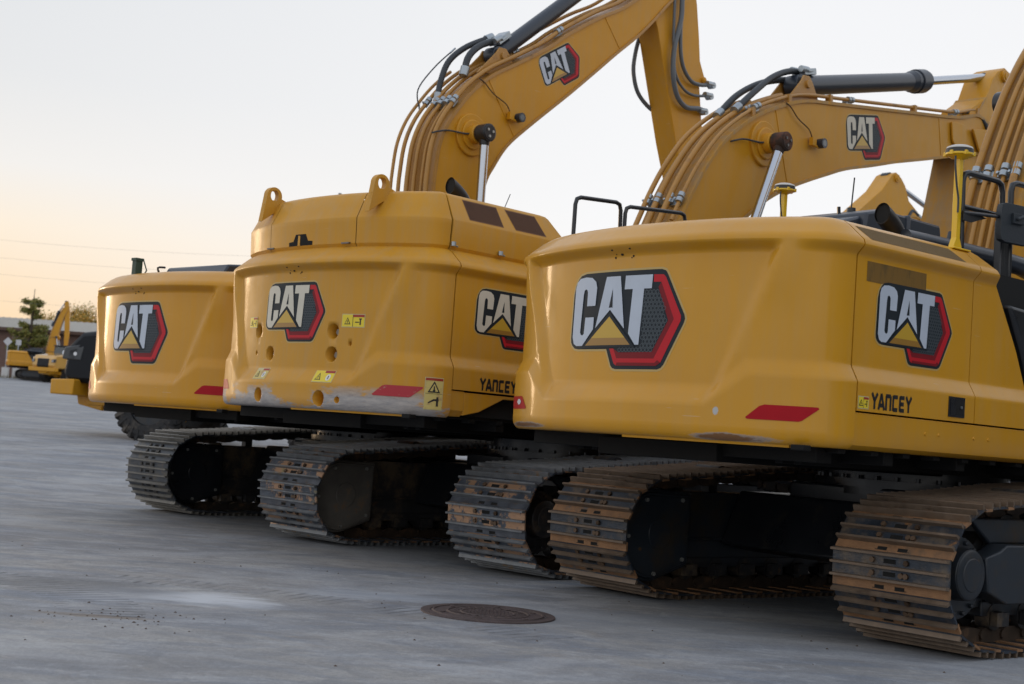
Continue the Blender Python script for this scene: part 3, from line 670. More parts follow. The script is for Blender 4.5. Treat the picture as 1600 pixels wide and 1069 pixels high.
def excavator(name, label, loc, rz, sp):
    root = empty(name, loc, rz); tag(root, label, 'excavator', 'excavators parked side by side')
    fine = sp.get('fine', True); T, w, G, xr, kind = sp['T'], sp['w'], sp['G'], sp['xr'], sp['kind']
    bd = Body(sp['dx'], sp['dz'], 1.489, sp['k']); cwm, sdm, bmm = sp['cw'], sp['side'], sp['boomm']; dx, dz = sp['dx'], sp['dz']
    for sg in (-1, 1): track(root, sg * G / 2, sg, T, w, xr, kind, sp['guard'], fine)
    # lower frame with the slew ring
    m = MB(); m.prism([(-.95, .42), (-.75, .86), (.75, .86), (.95, .42), (.6, .36), (-.6, .36)], -G / 2 + .2, G / 2 - .2); m.box(-.7, .7, -.7, .7, .70, .98); m.build('lower_frame', black, root, bevel=.02)
    m = MB(); m.cyl((0, 0, .92), (0, 0, 1.14 + dz), .72, n=56); m.cyl((0, 0, .98), (0, 0, 1.04), .78, n=56)
    for k in range(30): a = R(12 * k); m.cyl((.75 * math.cos(a), .75 * math.sin(a), 1.04), (.75 * math.cos(a), .75 * math.sin(a), 1.07), .018, n=6)
    m.build('slew_ring', black, root)
    xs = -2.842 + dx
    m = MB(); m.box(xs - .15, 2.0, -.55, .55, 1.10 + dz, 1.22 + dz); m.box(xs - .1, xs + .05, -1.3, 1.3, 1.14 + dz, 1.25 + dz)
    for y in (-1.0, -.85, .85, 1.0): m.box(xs + .1, 1.9, y - .03, y + .03, 1.12 + dz, 1.25 + dz)
    for x in (-2.3, -1.5, -.6, .8): m.box(x - .05, x + .05, -1.36, 1.36, 1.15 + dz, 1.245 + dz)
    m.box(xs + .02, 1.95, -1.38, 1.38, 1.235 + dz, 1.262 + dz)
    for k in range(9): m.box(xs - .35 + k * .33, xs - .28 + k * .33, -1.40, -1.30, 1.205 + dz, 1.24 + dz)
    m.build('upper_frame', mat('underside_black', (.008, .008, .008), .7, spec=.2), root, bevel=.006)
    # counterweight
    cmb = bd.counterweight(); cw = cmb.build('counterweight', cwm, root, angle=50)
    u = MB(); n_ = 24; vs = []
    for i in range(n_ + 1):
        q_ = -1.30 + 1.22 * i / n_
        for e_, z_ in ((-.045, 1.238), (-.05, 1.219), (-.12, 1.219), (-.12, 1.238)): vs.append(bd.at(q_, 1.27 + dz, e_)[:2] + (z_ + dz,))
    u.add(vs, [(4 * i + k, 4 * i + (k + 1) % 4, 4 * i + 4 + (k + 1) % 4, 4 * i + 4 + k) for i in range(n_) for k in range(4)] + [(0, 1, 2, 3), tuple(4 * n_ + k for k in (3, 2, 1, 0))])
    u.build('underside_lip', sdm, cw)
    q = lambda y: bd.s_of_y(y)
    rear = lambda ls, lz: (lambda uu, vv, e: bd.at(q(sp.get('ey', .035) - uu * ls), lz + vv * ls, e))
    if fine:
        emblem(rear(sp['ls'], sp['lz']), cw, True, sp.get('cream', False))
    # reflectors: slanted red strips low on both corners
    for sg in (-1, 1):
        m = MB(); mp = lambda s_, z, e: bd.at(s_, z, e)
        P = [(1.035, 1.385), (1.045, 1.375), (1.36, 1.375), (1.38, 1.382), (1.475, 1.455), (1.47, 1.466), (1.15, 1.466), (1.12, 1.456)]
        poly_fill(m, [(sg * a, b + dz) for a, b in P], mp, .003, 0, .05)
        if sg > 0 and sp.get('patch'): poly_fill(m, [(sg * (1.20 + .05 * math.cos(k)), 1.425 + dz + .022 * math.sin(k)) for k in range(6)], mp, .005, 1)
        m.build('reflector', [sp.get('refl', redm), whitec], cw)
    # cluster of small threaded holes under the top lip
    for y, z, r in ((.03, 0, .011), (-.07, .028, .007), (-.07, -.018, .007), (.10, .026, .007), (.10, -.022, .007), (-.055, -.028, .004), (.085, .0, .004)):
        m = MB(); s0 = q(y - .0); p = Vector(bd.at(s0, 2.418 + dz + z, .0)); m.cyl(p - Vector((.002, 0, 0)), p + Vector((.012, 0, 0)), r, n=14)
        m.tube([p + Vector((-.001, r * math.cos(k * .785), r * math.sin(k * .785))) for k in range(9)], .0015, n=4)
        m.build('threaded_hole', inside, cw)
    # inner wall behind the shut lines
    m = MB(); m.box(xs - .05, -.2, -1.40, 1.40, 1.26 + dz, 2.50 + dz); m.build('engine_bay', dark, root)
    # sill below the doors
    m = MB(); z0 = 1.235 + dz
    m.prism([(-1.478, 1.459 + dz), (-1.478, 1.30 + dz), (-1.465, 1.262 + dz), (-1.43, 1.24 + dz), (-1.38, 1.235 + dz), (-1.30, 1.235 + dz), (-1.30, 1.459 + dz)], xs + .006, 1.95, axis='x') if not sp.get('cutsill') else \
        m.prism([(-1.478, 1.459 + dz), (-1.478, 1.30 + dz), (-1.44, 1.25 + dz), (-1.30, 1.25 + dz), (-1.30, 1.459 + dz)], xs + .006, xs + .16, axis='x')
    if sp.get('cutsill'):
        m.prism([(xs + .16, 1.452 + dz), (xs + .16, 1.262 + dz), (xs + .34, 1.30 + dz), (xs + .62, 1.425 + dz), (1.9, 1.425 + dz), (1.9, 1.452 + dz)], -1.476, -1.32)
        m.prism([(xs + .16, 1.43 + dz), (xs + .16, 1.24 + dz), (1.9, 1.24 + dz), (1.9, 1.43 + dz)], -1.33, -1.30)
    m.prism([(1.478, 1.452 + dz), (1.478, 1.30 + dz), (1.43, 1.24 + dz), (1.30, 1.235 + dz), (1.30, 1.452 + dz)], xs + .006, 1.95, axis='x')
    sill = m.build('frame_sill', sdm, root, bevel=.006, angle=30)
    for x in (-2.1, -1.95, -1.55, -1.38, -.9): m = MB(); m.cyl((x, -1.476, 1.40 + dz - .03), (x, -1.486, 1.40 + dz - .03), .013, .008, n=10); m.build('sill_bolt', sdm, sill)
    # doors and front side panels
    xd = sp['xd']
    d1 = bd.door(xs + .014, xd - .004, 1.468 + dz).build('engine_door', sdm, root, angle=40)
    edge = [(1.46 + dz, -.75), (1.7 + dz, -.86), (2.0 + dz, -1.02), (2.32 + dz, -1.24), (2.645 + dz, -1.46)]
    edge = [(z, x - (-1.57 - xd)) for z, x in edge]
    d2 = bd.door(xd + .004, 0, 1.468 + dz, edge=edge).build('front_side_panel', sdm, root, angle=40)
    bd.door(xs + .006, 1.6 - 2.2, 1.468 + dz, sg=1).build('engine_door', sdm, root, angle=40)
    m = MB(); m.prism([(xs + .03, 2.5 + dz), (xs + .03, 2.600 + dz), (edge[-1][1] - .02, 2.600 + dz), (edge[-1][1] + .05, 2.5 + dz)], -1.32, 1.32); m.build('top_deck', sdm, root, bevel=.01)
    m = MB(); m.prism([(edge[3][1] + .09, 2.30 + dz), (-.2, 2.26 + dz), (-.1, 1.46 + dz), (edge[0][1] + .06, 1.46 + dz), (edge[2][1] + .06, 2.0 + dz)], -1.46, -.9)
    m.build('side_cover', black, root, bevel=.03)
    m = MB(); m.box(-.08, 1.9, -1.45, -.55, 1.46 + dz, 2.02 + dz); m.box(-.08, 1.9, .42, .5, 1.3, 1.6); m.build('fuel_tank', sdm, root, bevel=.04)
    # cab on the left
    m = MB(); cabp = [(-.25, 1.30), (-.25, 2.75), (-.05, 3.0), (1.25, 3.0), (1.62, 2.2), (1.72, 1.75), (1.55, 1.30)]
    for y0, y1 in ((.48, .53), (1.42, 1.47)):
        for i in range(len(cabp)):
            a, b = Vector(cabp[i]), Vector(cabp[(i + 1) % len(cabp)]); m.cyl((a.x, (y0 + y1) / 2, a.y + dz), (b.x, (y0 + y1) / 2, b.y + dz), .045, n=8)
        m.prism([(-.2, 1.3 + dz), (-.2, 1.95 + dz), (.5, 1.95 + dz), (.5, 1.3 + dz)], y0, y1)
    for a in cabp: m.cyl((a[0], .5, a[1] + dz), (a[0], 1.45, a[1] + dz), .045, n=8)
    cb = m.build('cab', black, root, bevel=.0); m = MB(); m.prism([(p[0] * .98, p[1] * .99 + dz + .01) for p in cabp], .52, 1.43); m.build('cab_glass', glass, cb)
    m = MB(); m.box(-.05, 1.25, .46, 1.49, 2.99 + dz, 3.05 + dz); m.build('cab_roof', sdm, cb, bevel=.02)
    # engine hood top, low black box between the decks
    if not sp.get('tall'):
        m = MB(); m.prism([(-2.3, 2.58), (-1.9, 2.80), (-1.35, 2.965), (-1.05, 3.05), (-.35, 3.04), (-.25, 2.58)], -.35, .42)
        m.prism([(-1.42, 2.58), (-1.36, 2.985), (-1.04, 3.07), (-.97, 2.58)], -.40, .46); m.box(-.80, -.76, -.37, .44, 2.6, 3.055); m.prism([(-2.1, 2.58), (-1.7, 2.72), (-.3, 2.78), (-.2, 2.58)], -.75, .80)
        m.build('hood_cover', bluebk, root, bevel=.02)
        tube_part('deck_pipe', [(-1.6, -.9, 2.72), (-.9, -1.0, 2.70), (-.2, -1.05, 2.66), (.4, -.9, 2.4)], .07, bluebk, root)
    ex = sp['exh']; zt = ex[2]
    ctr = [Vector((ex[0] + .20, ex[1], zt - .50)), Vector((ex[0] + .17, ex[1], zt - .22)), Vector((ex[0] + .08, ex[1], zt - .07)), Vector((ex[0] - .06, ex[1], zt + .02)), Vector((ex[0] - .20, ex[1], zt + .07))]
    e = MB(); cutn = Vector((-1, .10, .02)).normalized(); cutp = Vector((ex[0] - .07, ex[1], zt))
    for rr_, mi_ in ((.068, 0), (.062, 1)):
        k0 = len(e.v); e.tube(ctr, rr_, n=28, smooth=6, m=mi_, caps=(mi_ == 1))
        for i in range(k0, len(e.v)):
            p = Vector(e.v[i]); d_ = (p - cutp).dot(cutn)
            if d_ > 0 and p.x < ex[0] + .05: e.v[i] = tuple(p - Vector((-.95, 0, .31)).normalized() * d_ / cutn.dot(Vector((-.95, 0, .31)).normalized()) - (Vector((-.01, 0, 0)) * 0 if mi_ == 0 else cutn * .012))
    e.build('exhaust_pipe', [exh, inside], root, angle=60)
    return root, bd, cw, d1, d2

def rail(parent, pts, y, r=.018, m=None, name='handrail'):
    return tube_part(name, [(x, y, z) for x, z in pts], r, m or black, parent, smooth=0, n=10)
def rounded(pts, r=.07):
    out = [pts[0]]
    for a, b, c in zip(pts, pts[1:], pts[2:]):
        a, b, c = Vector(a), Vector(b), Vector(c); d1 = (a - b); d2 = (c - b); k = min(r, d1.length * .45, d2.length * .45); p = b + d1.normalized() * k; q = b + d2.normalized() * k
        out += [tuple(p), tuple((p * .5 + q * .5) * .5 + b * .5), tuple(q)]
    return out + [pts[-1]]
def gps(parent, x, y, z0, z1, name='positioning_antenna'):
    m = MB(); m.prism([(-.10, -.06), (.10, -.06), (.10, .06), (-.10, .06)], z0, z0 + .012, axis='z', mtx=Matrix.Translation((x, y, 0)))
    m.prism([(x - .055, z0 + .01), (x + .055, z0 + .01), (x + .021, z0 + .085), (x - .021, z0 + .085)], y - .021, y + .021)
    m.box(x - .021, x + .021, y - .021, y + .021, z0 + .08, z1 - .06)
    m.cyl((x, y, z1 - .07), (x, y, z1 - .045), .03, .085, n=28); m.cyl((x, y, z1 - .045), (x, y, z1 - .03), .095, n=28)
    for k in range(6): a = R(60 * k); m.box(x + .088 * math.cos(a) - .012, x + .088 * math.cos(a) + .012, y + .088 * math.sin(a) - .012, y + .088 * math.sin(a) + .012, z1 - .05, z1 - .02)
    o = m.build(name, yl_gps, parent, bevel=.003)
    m = MB(); m.cyl((x, y, z1 - .03), (x, y, z1), .093, .090, n=36, m=1)
    pr = [(.09, 0), (.084, .012), (.06, .022), (.03, .027), (.001, .029)]
    for (r0, h0), (r1, h1) in zip(pr, pr[1:]): m.cyl((x, y, z1 + h0), (x, y, z1 + h1), r0, r1, n=36, caps=False)
    m.build('antenna_dome', [mat('dome_white', (.62, .60, .56), .4), mat('dome_ring', (.03, .03, .03), .5)], o, angle=60)
    MB().tube([(x - .075, y - .02, z1 - .06), (x - .085, y - .03, z1 - .14), (x - .06, y - .03, z1 - .26), (x - .035, y - .03, z1 - .34), (x - .033, y - .03, z0 + .25)], .007, n=6, smooth=4).build('antenna_cable', rubber, o)
    return o

# ================================================================== EXCAVATOR nearest, right
A_sp = dict(T=.952, w=.859, G=2.762, xr=-2.31, kind='rust', dx=0, dz=0, k=.80, cw=yl_cw, side=yl_side, boomm=yl_dusty, guard=blackd, ls=.9995, lz=2.0287, xd=-1.573, exh=(-1.66, -.8, 2.86), patch=True)
A, bA, cwA, dA, d2A = excavator('excavator', 'nearest excavator at the right with brown rusty tracks, mirror and two yellow antenna masts', (3.3078, 11.3425, 0), .6912, A_sp)
emblem(lambda u, v, e: bA.side_pt(-2.2348 + u * .7579, 2.0709 + v * .7579, e), dA)
lettering(lambda u, v, e: bA.side_pt(-2.685 + u * .0735 * (1), 1.488 + v * .098, e), dA)
warning(lambda u, v, e: bA.side_pt(-2.815 + u, 1.488 + v, e), .095, .065, dA)
m = MB(); poly_fill(m, [(-2.73, 2.262), (-2.11, 2.262), (-2.11, 2.385), (-2.73, 2.385)], lambda u, v, e: bA.side_pt(u, v, e), .0015, 0); m.build('film_patch', film, dA)
m = MB(); poly_fill(m, [(-2.74, 2.51), (-1.72, 2.51), (-1.78, 2.598), (-2.78, 2.598)], lambda u, v, e: bA.side_pt(u, v, e), .002, 0, .03); m.build('antislip_strip', grip, dA)
def latch(bd, door, x0, x1, z0, z1):
    m = MB(); p = lambda x, z, e: Vector(bd.side_pt(x, z, e)); y = p(x0, (z0 + z1) / 2, 0).y
    m.box(x0, x1, y - .006, y + .01, z0, z1, 0); m.box(x0 + .012, x1 - .012, y - .0065, y - .006, z0 + .014, z1 - .014, 1)
    m.box(x0 + .015, x0 + .07, y - .010, y - .004, z0 + .014, z1 - .014, 0); m.cyl((x1 - .045, y - .006, (z0 + z1) / 2), (x1 - .045, y - .014, (z0 + z1) / 2), .009, n=10, m=2)
    m.build('door_latch', [black, dark, zinc], door, bevel=.004)
latch(bA, dA, -1.875, -1.695, 1.495, 1.625)
tA = [(.55, 1.95), (.66, 2.35), (.74, 2.75), (.83, 3.12), (.97, 3.58), (1.19, 4.08), (1.47, 4.60), (1.88, 5.12), (2.5, 5.6), (3.3, 6.05), (4.8, 6.8), (6.5, 7.4)]
lA = [(.95, 1.9), (1.35, 2.55), (1.6, 3.0), (1.75, 3.35), (1.95, 3.7), (2.15, 4.0), (2.4, 4.3), (2.75, 4.6), (3.2, 4.9), (3.8, 5.25), (5.0, 5.85), (6.5, 6.6)]
boom(A, tA, lA, .27, yl_dusty, None, (1.9, 4.6), (1.5, 3.3), None,
     [(-.20, .09, .02, .99, .032), (-.09, .07, .05, .99, .020), (-.01, .07, .02, .99, .024), (.07, .08, .05, .99, .024), (.19, .07, .02, .99, .034)],
     [(.385, (-.20, -.09, .07, .19), .08)], [], yl_plate)
tube_part('hydraulic_hose', [(.78, .30, 3.2), (.70, .27, 3.0), (.68, .15, 2.7), (.75, .0, 2.5)], .022, rubber, A)
for y, x0 in ((-.24, .72), (-.12, .66), (.05, .60)): tube_part('pipe_bend', [(x0, y, 2.75), (x0 - .22, y - .1, 2.62), (x0 - .42, y - .15, 2.78), (x0 - .55, y, 2.5)], .028, plate_pipe, A)
gps(A, -1.6, -1.30, 2.615, 3.30); gps(A, -.255, 1.3, 2.60, 3.52)
rail(A, rounded([(-1.53, 2.55), (-1.55, 3.16), (-1.06, 3.17), (-1.04, 2.70), (-1.0, 2.48)]), -1.3, .021)
rail(A, rounded([(-.93, 2.3), (-.95, 3.19), (.25, 3.22), (.35, 2.2)]), -1.3, .021)
rail(A, [(-1.54, 2.925), (-1.06, 2.935)], -1.3, .017); rail(A, [(-.95, 2.93), (.2, 2.95)], -1.3, .015)
m = MB(); m.prism([(-1.075, 2.9), (-.98, 2.9), (-.97, 2.62), (-.93, 2.40), (-.93, 2.28), (-1.09, 2.28), (-1.07, 2.4)], -1.32, -1.26); m.build('mirror_post', black, A, bevel=.008)
m = MB(); m.tube([(-1.57, -1.33, 2.875), (-1.20, -1.38, 2.90), (-1.06, -1.385, 2.905)], .013, n=8); m.prism([(-1.58, 2.90), (-1.58, 2.82), (-1.48, 2.82), (-1.30, 2.875)], -1.34, -1.335)
mir = m.build('mirror_arm', black, A)
m = MB(); mt = Matrix.Translation((-1.055, -1.40, 2.865)) @ Matrix.Rotation(R(-8), 4, 'Z'); pr = rounded([(0, -.135), (-.165, -.135), (-.165, .135), (.165, .135), (.165, -.135), (0, -.135)], .05); m.prism(pr[:-1], -.025, .02, mtx=mt)
m.tube([mt @ Vector((-.03, -.03, .03)), mt @ Vector((-.03, -.055, .03)), mt @ Vector((.02, -.055, .05)), mt @ Vector((.02, -.03, .05))], .014, n=8); m.box(-.06, .05, -.045, -.02, .0, .07, 0, mt)
m.build('mirror', mat('mirror_shell', (.02, .027, .035), .5, bump=.2, bscale=90), A, bevel=.010)
m = MB(); m.tube([(-1.02, 0, 3.03), (-1.02, 0, 3.10)], .035, n=12); m.tube([(-1.02, 0, 3.10), (-1.0, 0, 3.34)], .006, n=6); m.build('radio_aerial', black, A); m = MB(); m.tube([(-1.18, -.02, 2.9), (-1.20, -.02, 3.08)], .014, n=8); m.build('hood_prop', black, A)

# ================================================================== EXCAVATOR in the middle, with the tall engine hood
B_sp = dict(T=.923, w=.922, G=2.775, xr=-2.468, kind='mud', dx=-.172, dz=.052, k=.83, cw=yl_worn, side=yl_dusty, boomm=yl_boom, guard=mat('guard_dirty', (.13, .12, .105), .42, var=.4, scale=2, dirt=[((.22, .15, .09), 4, .56, .1), ((.16, .07, .02), 8, .64, .04)]), ls=.793, lz=2.146, xd=-1.9, exh=(-2.50, -.8, 3.30), refl=redworn, cream=True, tall=True, cutsill=True)
B, bB, cwB, dB, d2B = excavator('excavator', 'middle excavator with tall engine hood, lifting eyes and scraped grey counterweight edge', (.604, 14.613, 0), .789, B_sp)
emblem(lambda u, v, e: bB.side_pt(-2.384 + u * .749, 2.182 + v * .749, e), dB, True, True)
lettering(lambda u, v, e: bB.side_pt(-2.695 + u * .077, 1.535 + v * .10, e), dB)
wq = lambda y0, z0: (lambda u, v, e: bB.at(bB.s_of_y(y0 - u), z0 + v, e))
warning(wq(.755, 1.985), .15, .085, cwB); warning(wq(-.625, 1.985), .23, .10, cwB)
warning(wq(.49, 1.525), .20, .09, cwB, 'round', True); warning(wq(-.385, 1.515), .22, .095, cwB, 'round')
warning(lambda u, v, e: bB.at(-(bB.tot - .235) - u, 1.345 + v, e), .145, .25, cwB, 'tall', True)
# counterbored holes
cut = MB()
for y, z, r in ((.546, 1.947, .062), (-.518, 1.943, .066), (.316, 1.749, .064), (-.517, 1.75, .066), (.359, 1.382, .062), (-.479, 1.375, .066), (-.71, 1.842, .020), (.557, 1.752, .017), (-.685, 1.37, .028)):
    x = bB.at(bB.s_of_y(y), z)[0]; cut.cyl((x - .1, y, z), (x + .10 if r > .05 else x + .03, y, z), r, n=36)
co = cut.build('cutter', [yellow_paint('yellow_paint_recess', dust=.1, rough=.5, coat=0)], None)
bpy.context.view_layer.update()
md = cwB.modifiers.new('holes', 'BOOLEAN'); md.object = co; md.operation = 'DIFFERENCE'; md.solver = 'EXACT'; md.material_mode = 'TRANSFER'
co.matrix_world = cwB.matrix_world
bpy.context.view_layer.update(); dg = bpy.context.evaluated_depsgraph_get()
nm = bpy.data.meshes.new_from_object(cwB.evaluated_get(dg)); cwB.modifiers.clear(); cwB.data = nm
bpy.data.objects.remove(co)
for y, z in ((.546, 1.947), (-.518, 1.943), (.316, 1.749), (-.517, 1.75)):
    m = MB(); x = bB.at(bB.s_of_y(y), z)[0]; m.cyl((x + .09, y + .0, z), (x + .055, y + .0, z), .028, n=6); m.cyl((x + .1, y, z), (x + .085, y, z), .045, n=20)
    m.build('counterweight_bolt', mat('dull_bolt', (.30, .29, .26), .5, metal=.3), cwB)
# tall hood: a ring of panels on top
HL = [(2.66, .17), (2.70, .145), (2.915, .135), (2.925, .138), (2.935, .145), (3.125, .235), (3.142, .25), (3.158, .28), (3.168, .35)]
hoff = lambda z: lin(z, HL)
def hood_pt(q, z, e=0):
    x, y, nx, ny = bB.base(q); o = hoff(z) - e; return (x - nx * o, y - ny * o, z)
def hood_piece(q0, q1, n, close_top=True):
    mb = MB(); zs = [2.66, 2.70, 2.76, 2.82, 2.88, 2.915, 2.922, 2.93, 2.945, 3.03, 3.125, 3.135, 3.145, 3.155, 3.162, 3.168]
    vs = [hood_pt(q0 + (q1 - q0) * i / n, z) for z in zs for i in range(n + 1)]; w = n + 1
    fs = [(j * w + i, j * w + i + 1, (j + 1) * w + i + 1, (j + 1) * w + i) for j in range(len(zs) - 1) for i in range(n)]
    return mb, vs, fs, w, len(zs)
t_ = bB.tot - .02
for nm_, a, b_ in (('hood_corner_panel', -t_, -.64), ('hood_rear_panel', -.632, .632), ('hood_corner_panel', .64, t_)):
    mb, vs, fs, w, nz = hood_piece(a, b_, 40); mb.add(vs, fs)
    top = vs[(nz - 1) * w:nz * w]; k = len(mb.v); mb.add([(p[0], p[1], p[2]) for p in top] + [(bB.seam - .0, top[-1][1], 3.17), (bB.seam, top[0][1], 3.17)], [tuple(range(w + 2))])
    mb.build(nm_, yl_dusty, B, angle=28)
mb = MB(); zs = [2.66, 2.70, 2.915, 2.93, 2.945, 3.125, 3.145, 3.162, 3.168]; xe = lambda z: -1.58 - max(0, z - 2.9) * .85
vs = []
for z in zs:
    for x in (bB.seam + .012, xe(z)): q_ = -(bB.tot + x - bB.pts[-1][0]); vs.append(hood_pt(q_, z))
n0 = len(vs); vs += [(x, -y, z) for x, y, z in vs]
fs = []
for j in range(len(zs) - 1):
    for o_ in (0, n0): fs.append((2 * j + o_, 2 * j + 1 + o_, 2 * j + 3 + o_, 2 * j + 2 + o_))
    fs.append((2 * j + 1, 2 * j + 1 + n0, 2 * j + 3 + n0, 2 * j + 3)); fs.append((2 * j, 2 * j + n0, 2 * j + 2 + n0, 2 * j + 2))
fs.append((2 * len(zs) - 2, 2 * len(zs) - 1, 2 * len(zs) - 1 + n0, 2 * len(zs) - 2 + n0))
mb.add(vs, fs); hs = mb.build('hood_side_panel', yl_dusty, B, bevel=.006, angle=28)
for P in ([(-2.80, 2.955), (-2.41, 2.955), (-2.44, 3.115), (-2.83, 3.115)], [(-2.25, 2.955), (-1.88, 2.955), (-1.96, 3.115), (-2.32, 3.115)]):
    m = MB(); P = [(x, z - .052 * 0) for x, z in P]
    poly_fill(m, P, lambda u, v, e: hood_pt(-(bB.tot + u - bB.pts[-1][0]), v, e), .002, 0, .05); poly_fill(m, inset(P, -.008), lambda u, v, e: hood_pt(-(bB.tot + u - bB.pts[-1][0]), v, e), .0012, 1, .05)
    m.build('engine_screen', [meshbr, mat('screen_rim', (.20, .09, .03), .6)], hs)
m = MB()
for y in (-.585 + .2, ): pass
P = [(.16, 2.70), (.16, 2.735), (.09, 2.74), (.055, 2.80), (-.10, 2.80), (-.135, 2.74), (-.20, 2.735), (-.20, 2.70)]
poly_fill(m, [(y + .12, z) for y, z in P], lambda u, v, e: hood_pt(u, v, e), .001, 0, .05)  # flat dark patch; the shade inside the notch is put into its colour
for y in (.10, ): m.box(hood_pt(y + .05, 2.75)[0] - .004, hood_pt(y + .05, 2.75)[0] + .01, y, y + .03, 2.70, 2.79, 1)
m.build('hood_opening_shade', [dark, yl_dusty], B)
for y in (.58, -.5): m = MB(); m.box(hood_pt(y, 2.70)[0] - .012, hood_pt(y, 2.70)[0] + .01, y - .05, y + .05, 2.695, 2.707); m.build('hood_hinge', bolt_m, B)
for x in (-3.0, -2.45): m = MB(); p = bB.side_pt(x, 2.62, 0); m.cyl((x, -1.37, 2.70), (x, -1.37, 2.735), .022, n=10); m.cyl((x, -1.37, 2.71), (x + .05, -1.37, 2.70), .008, n=6); m.build('hood_catch', zinc, B)
for y in (.72, -.78):
    m = MB(); xx = hood_pt(y, 3.05)[0] - .01; o_ = [(xx + .082 * math.cos(R(a)), 3.20 + .082 * math.sin(R(a))) for a in range(-10, 191, 12)] + [(xx - .12, 2.95), (xx + .02, 3.05), (xx + .30, 3.12), (xx + .30, 3.19), (xx + .16, 3.16)]
    i_ = [(xx + .043 * math.cos(R(a)), 3.205 + .052 * math.sin(R(a))) for a in range(0, 360, 15)]
    # plate with a real eye: outline and hole triangulated together
    n1, n2 = len(o_), len(i_); pts = [Vector(p) for p in o_ + i_]; ed = [(k, (k + 1) % n1) for k in range(n1)] + [(n1 + k, n1 + (k + 1) % n2) for k in range(n2)]
    r_ = delaunay_2d_cdt(pts, ed, [], 1, 1e-6); tr = [f for f in r_[2] if (sum((r_[0][k] for k in f), Vector((0, 0))) / 3 - Vector((xx, 3.205))).length > .045 or abs((sum((r_[0][k] for k in f), Vector((0, 0))) / 3 - Vector((xx, 3.205))).x) > .05]
    nv = len(r_[0]); vv = [(p[0], yy, p[1]) for yy in (y - .03, y + .03) for p in r_[0]]; ff = [tuple(f) for f in tr] + [tuple(k + nv for k in reversed(f)) for f in tr]
    cnt = {}
    for f in tr:
        for k in range(3): e_ = (f[k], f[(k + 1) % 3]); cnt[e_] = 1
    for (a, b_) in list(cnt):
        if (b_, a) not in cnt: ff.append((a, b_, b_ + nv, a + nv))
    m.add(vv, ff); m.prism([(xx - .11, 2.95), (xx - .10, 3.12), (xx + .02, 3.06)], y - .015, y + .015); m.build('lifting_eye', yl_dusty, B, bevel=.004)
tB = [(.62, 1.95), (.80, 2.5), (1.05, 3.05), (1.35, 3.64), (1.56, 4.03), (1.79, 4.37), (2.14, 4.76), (2.65, 5.12), (3.18, 5.37), (3.72, 5.55), (4.5, 5.68), (6.08, 5.93), (7.56, 6.17), (8.2, 6.33), (8.75, 6.2)]
lB = [(1.0, 1.9), (1.5, 2.9), (2.0, 3.45), (2.54, 3.88), (2.95, 4.17), (3.35, 4.38), (3.79, 4.56), (4.25, 4.73), (4.68, 4.88), (5.3, 5.04), (6.0, 5.23), (6.63, 5.38), (7.5, 5.60), (8.16, 5.76), (8.75, 6.0)]
boB, tpB = boom(B, tB, lB, .27, yl_boom, (3.97, 5.06), (2.86, 4.84), (2.42, 3.84), (5.109, 5.422, .898, 11.1),
     [(-.21, .08, .22, .93, .024), (-.06, .10, .10, .62, .036), (.10, .10, .10, .56, .036), (.24, .12, .10, .56, .030)],
     [(.27, (-.21, -.06), .09), (.27, (.10, .24), .10), (.52, (-.21, -.06), .09), (.52, (.10, .24), .10), (.74, (-.21,), .08), (.86, (-.21,), .08)],
     [([(2.55, -.06, 5.22), (2.9, -.05, 5.50), (3.35, .0, 5.80), (3.8, .02, 5.98), (4.2, .02, 5.99)], .040), ([(2.45, .12, 5.15), (2.8, .14, 5.45), (3.2, .15, 5.68), (3.6, .14, 5.83), (4.1, .10, 5.95)], .040)], yl_plate, cream=True)
def cyl_lug(bo, x, z, up, half=.14):
    m = MB()
    for y in (-half - .03, half):
        m.prism([(x - .45, z - .25 * up), (x - .12, z + .05), (x - .08, z + .12), (x + .04, z + .13), (x + .12, z + .06), (x + .30, z - .15 * up)], y, y + .03)
    m.cyl((x, -half - .06, z + .02), (x, half + .06, z + .02), .05, n=16)
    m.build('cylinder_bracket', plate_pipe, bo, bevel=.006)
cyl_lug(boB, 3.85, 5.78, 1.2)
for f_ in (.50, .60, .70, .80, .93):
    a_ = Vector(tpB[int(f_ * (len(tpB) - 1))]); m = MB(); m.box(a_.x - .03, a_.x + .03, -.25, -.17, a_.y - .01, a_.y + .11); m.build('pipe_support', plate_pipe, boB, bevel=.004)
m = MB(); m.prism(rounded([(7.35, 6.06), (7.75, 6.10), (7.80, 5.86), (7.62, 5.70), (7.40, 5.78), (7.35, 6.06)], .06)[:-1], -.29, -.262); m.build('boom_plate', yl_boom, boB, bevel=.006)
stick_cylinder(B, (3.85, 0, 5.80), (7.05, 0, 6.61), (9.05, 0, 7.14), .125, .062)
def stick(parent, near, hw, ym, plate, marks=()):
    m = MB(); m.prism(near, -hw + .012, hw - .012); st = m.build('stick', ym, parent, bevel=.010, angle=25)
    for x, z, r in marks:
        k = MB(); k.cyl((x, -hw - .03, z), (x, hw + .03, z), r, n=24); k.cyl((x, -hw - .045, z), (x, hw + .045, z), r * .55, n=16); k.build('stick_pin', ym, st, bevel=.005)
    return st
BXL, BXH = (7.60, 4.68), (7.86, 5.6); mst = MB()
for a_, b_ in zip([(7.15, 2.2), (7.4, 3.6), BXL, BXH, (7.95, 6.1)], [(7.4, 3.6), BXL, BXH, (7.95, 6.1), (8.45, 6.66)]): mst.prism([a_, b_, (b_[0] - .02, b_[1] + .008), (a_[0] - .02, a_[1] + .008)], -.245, .245)
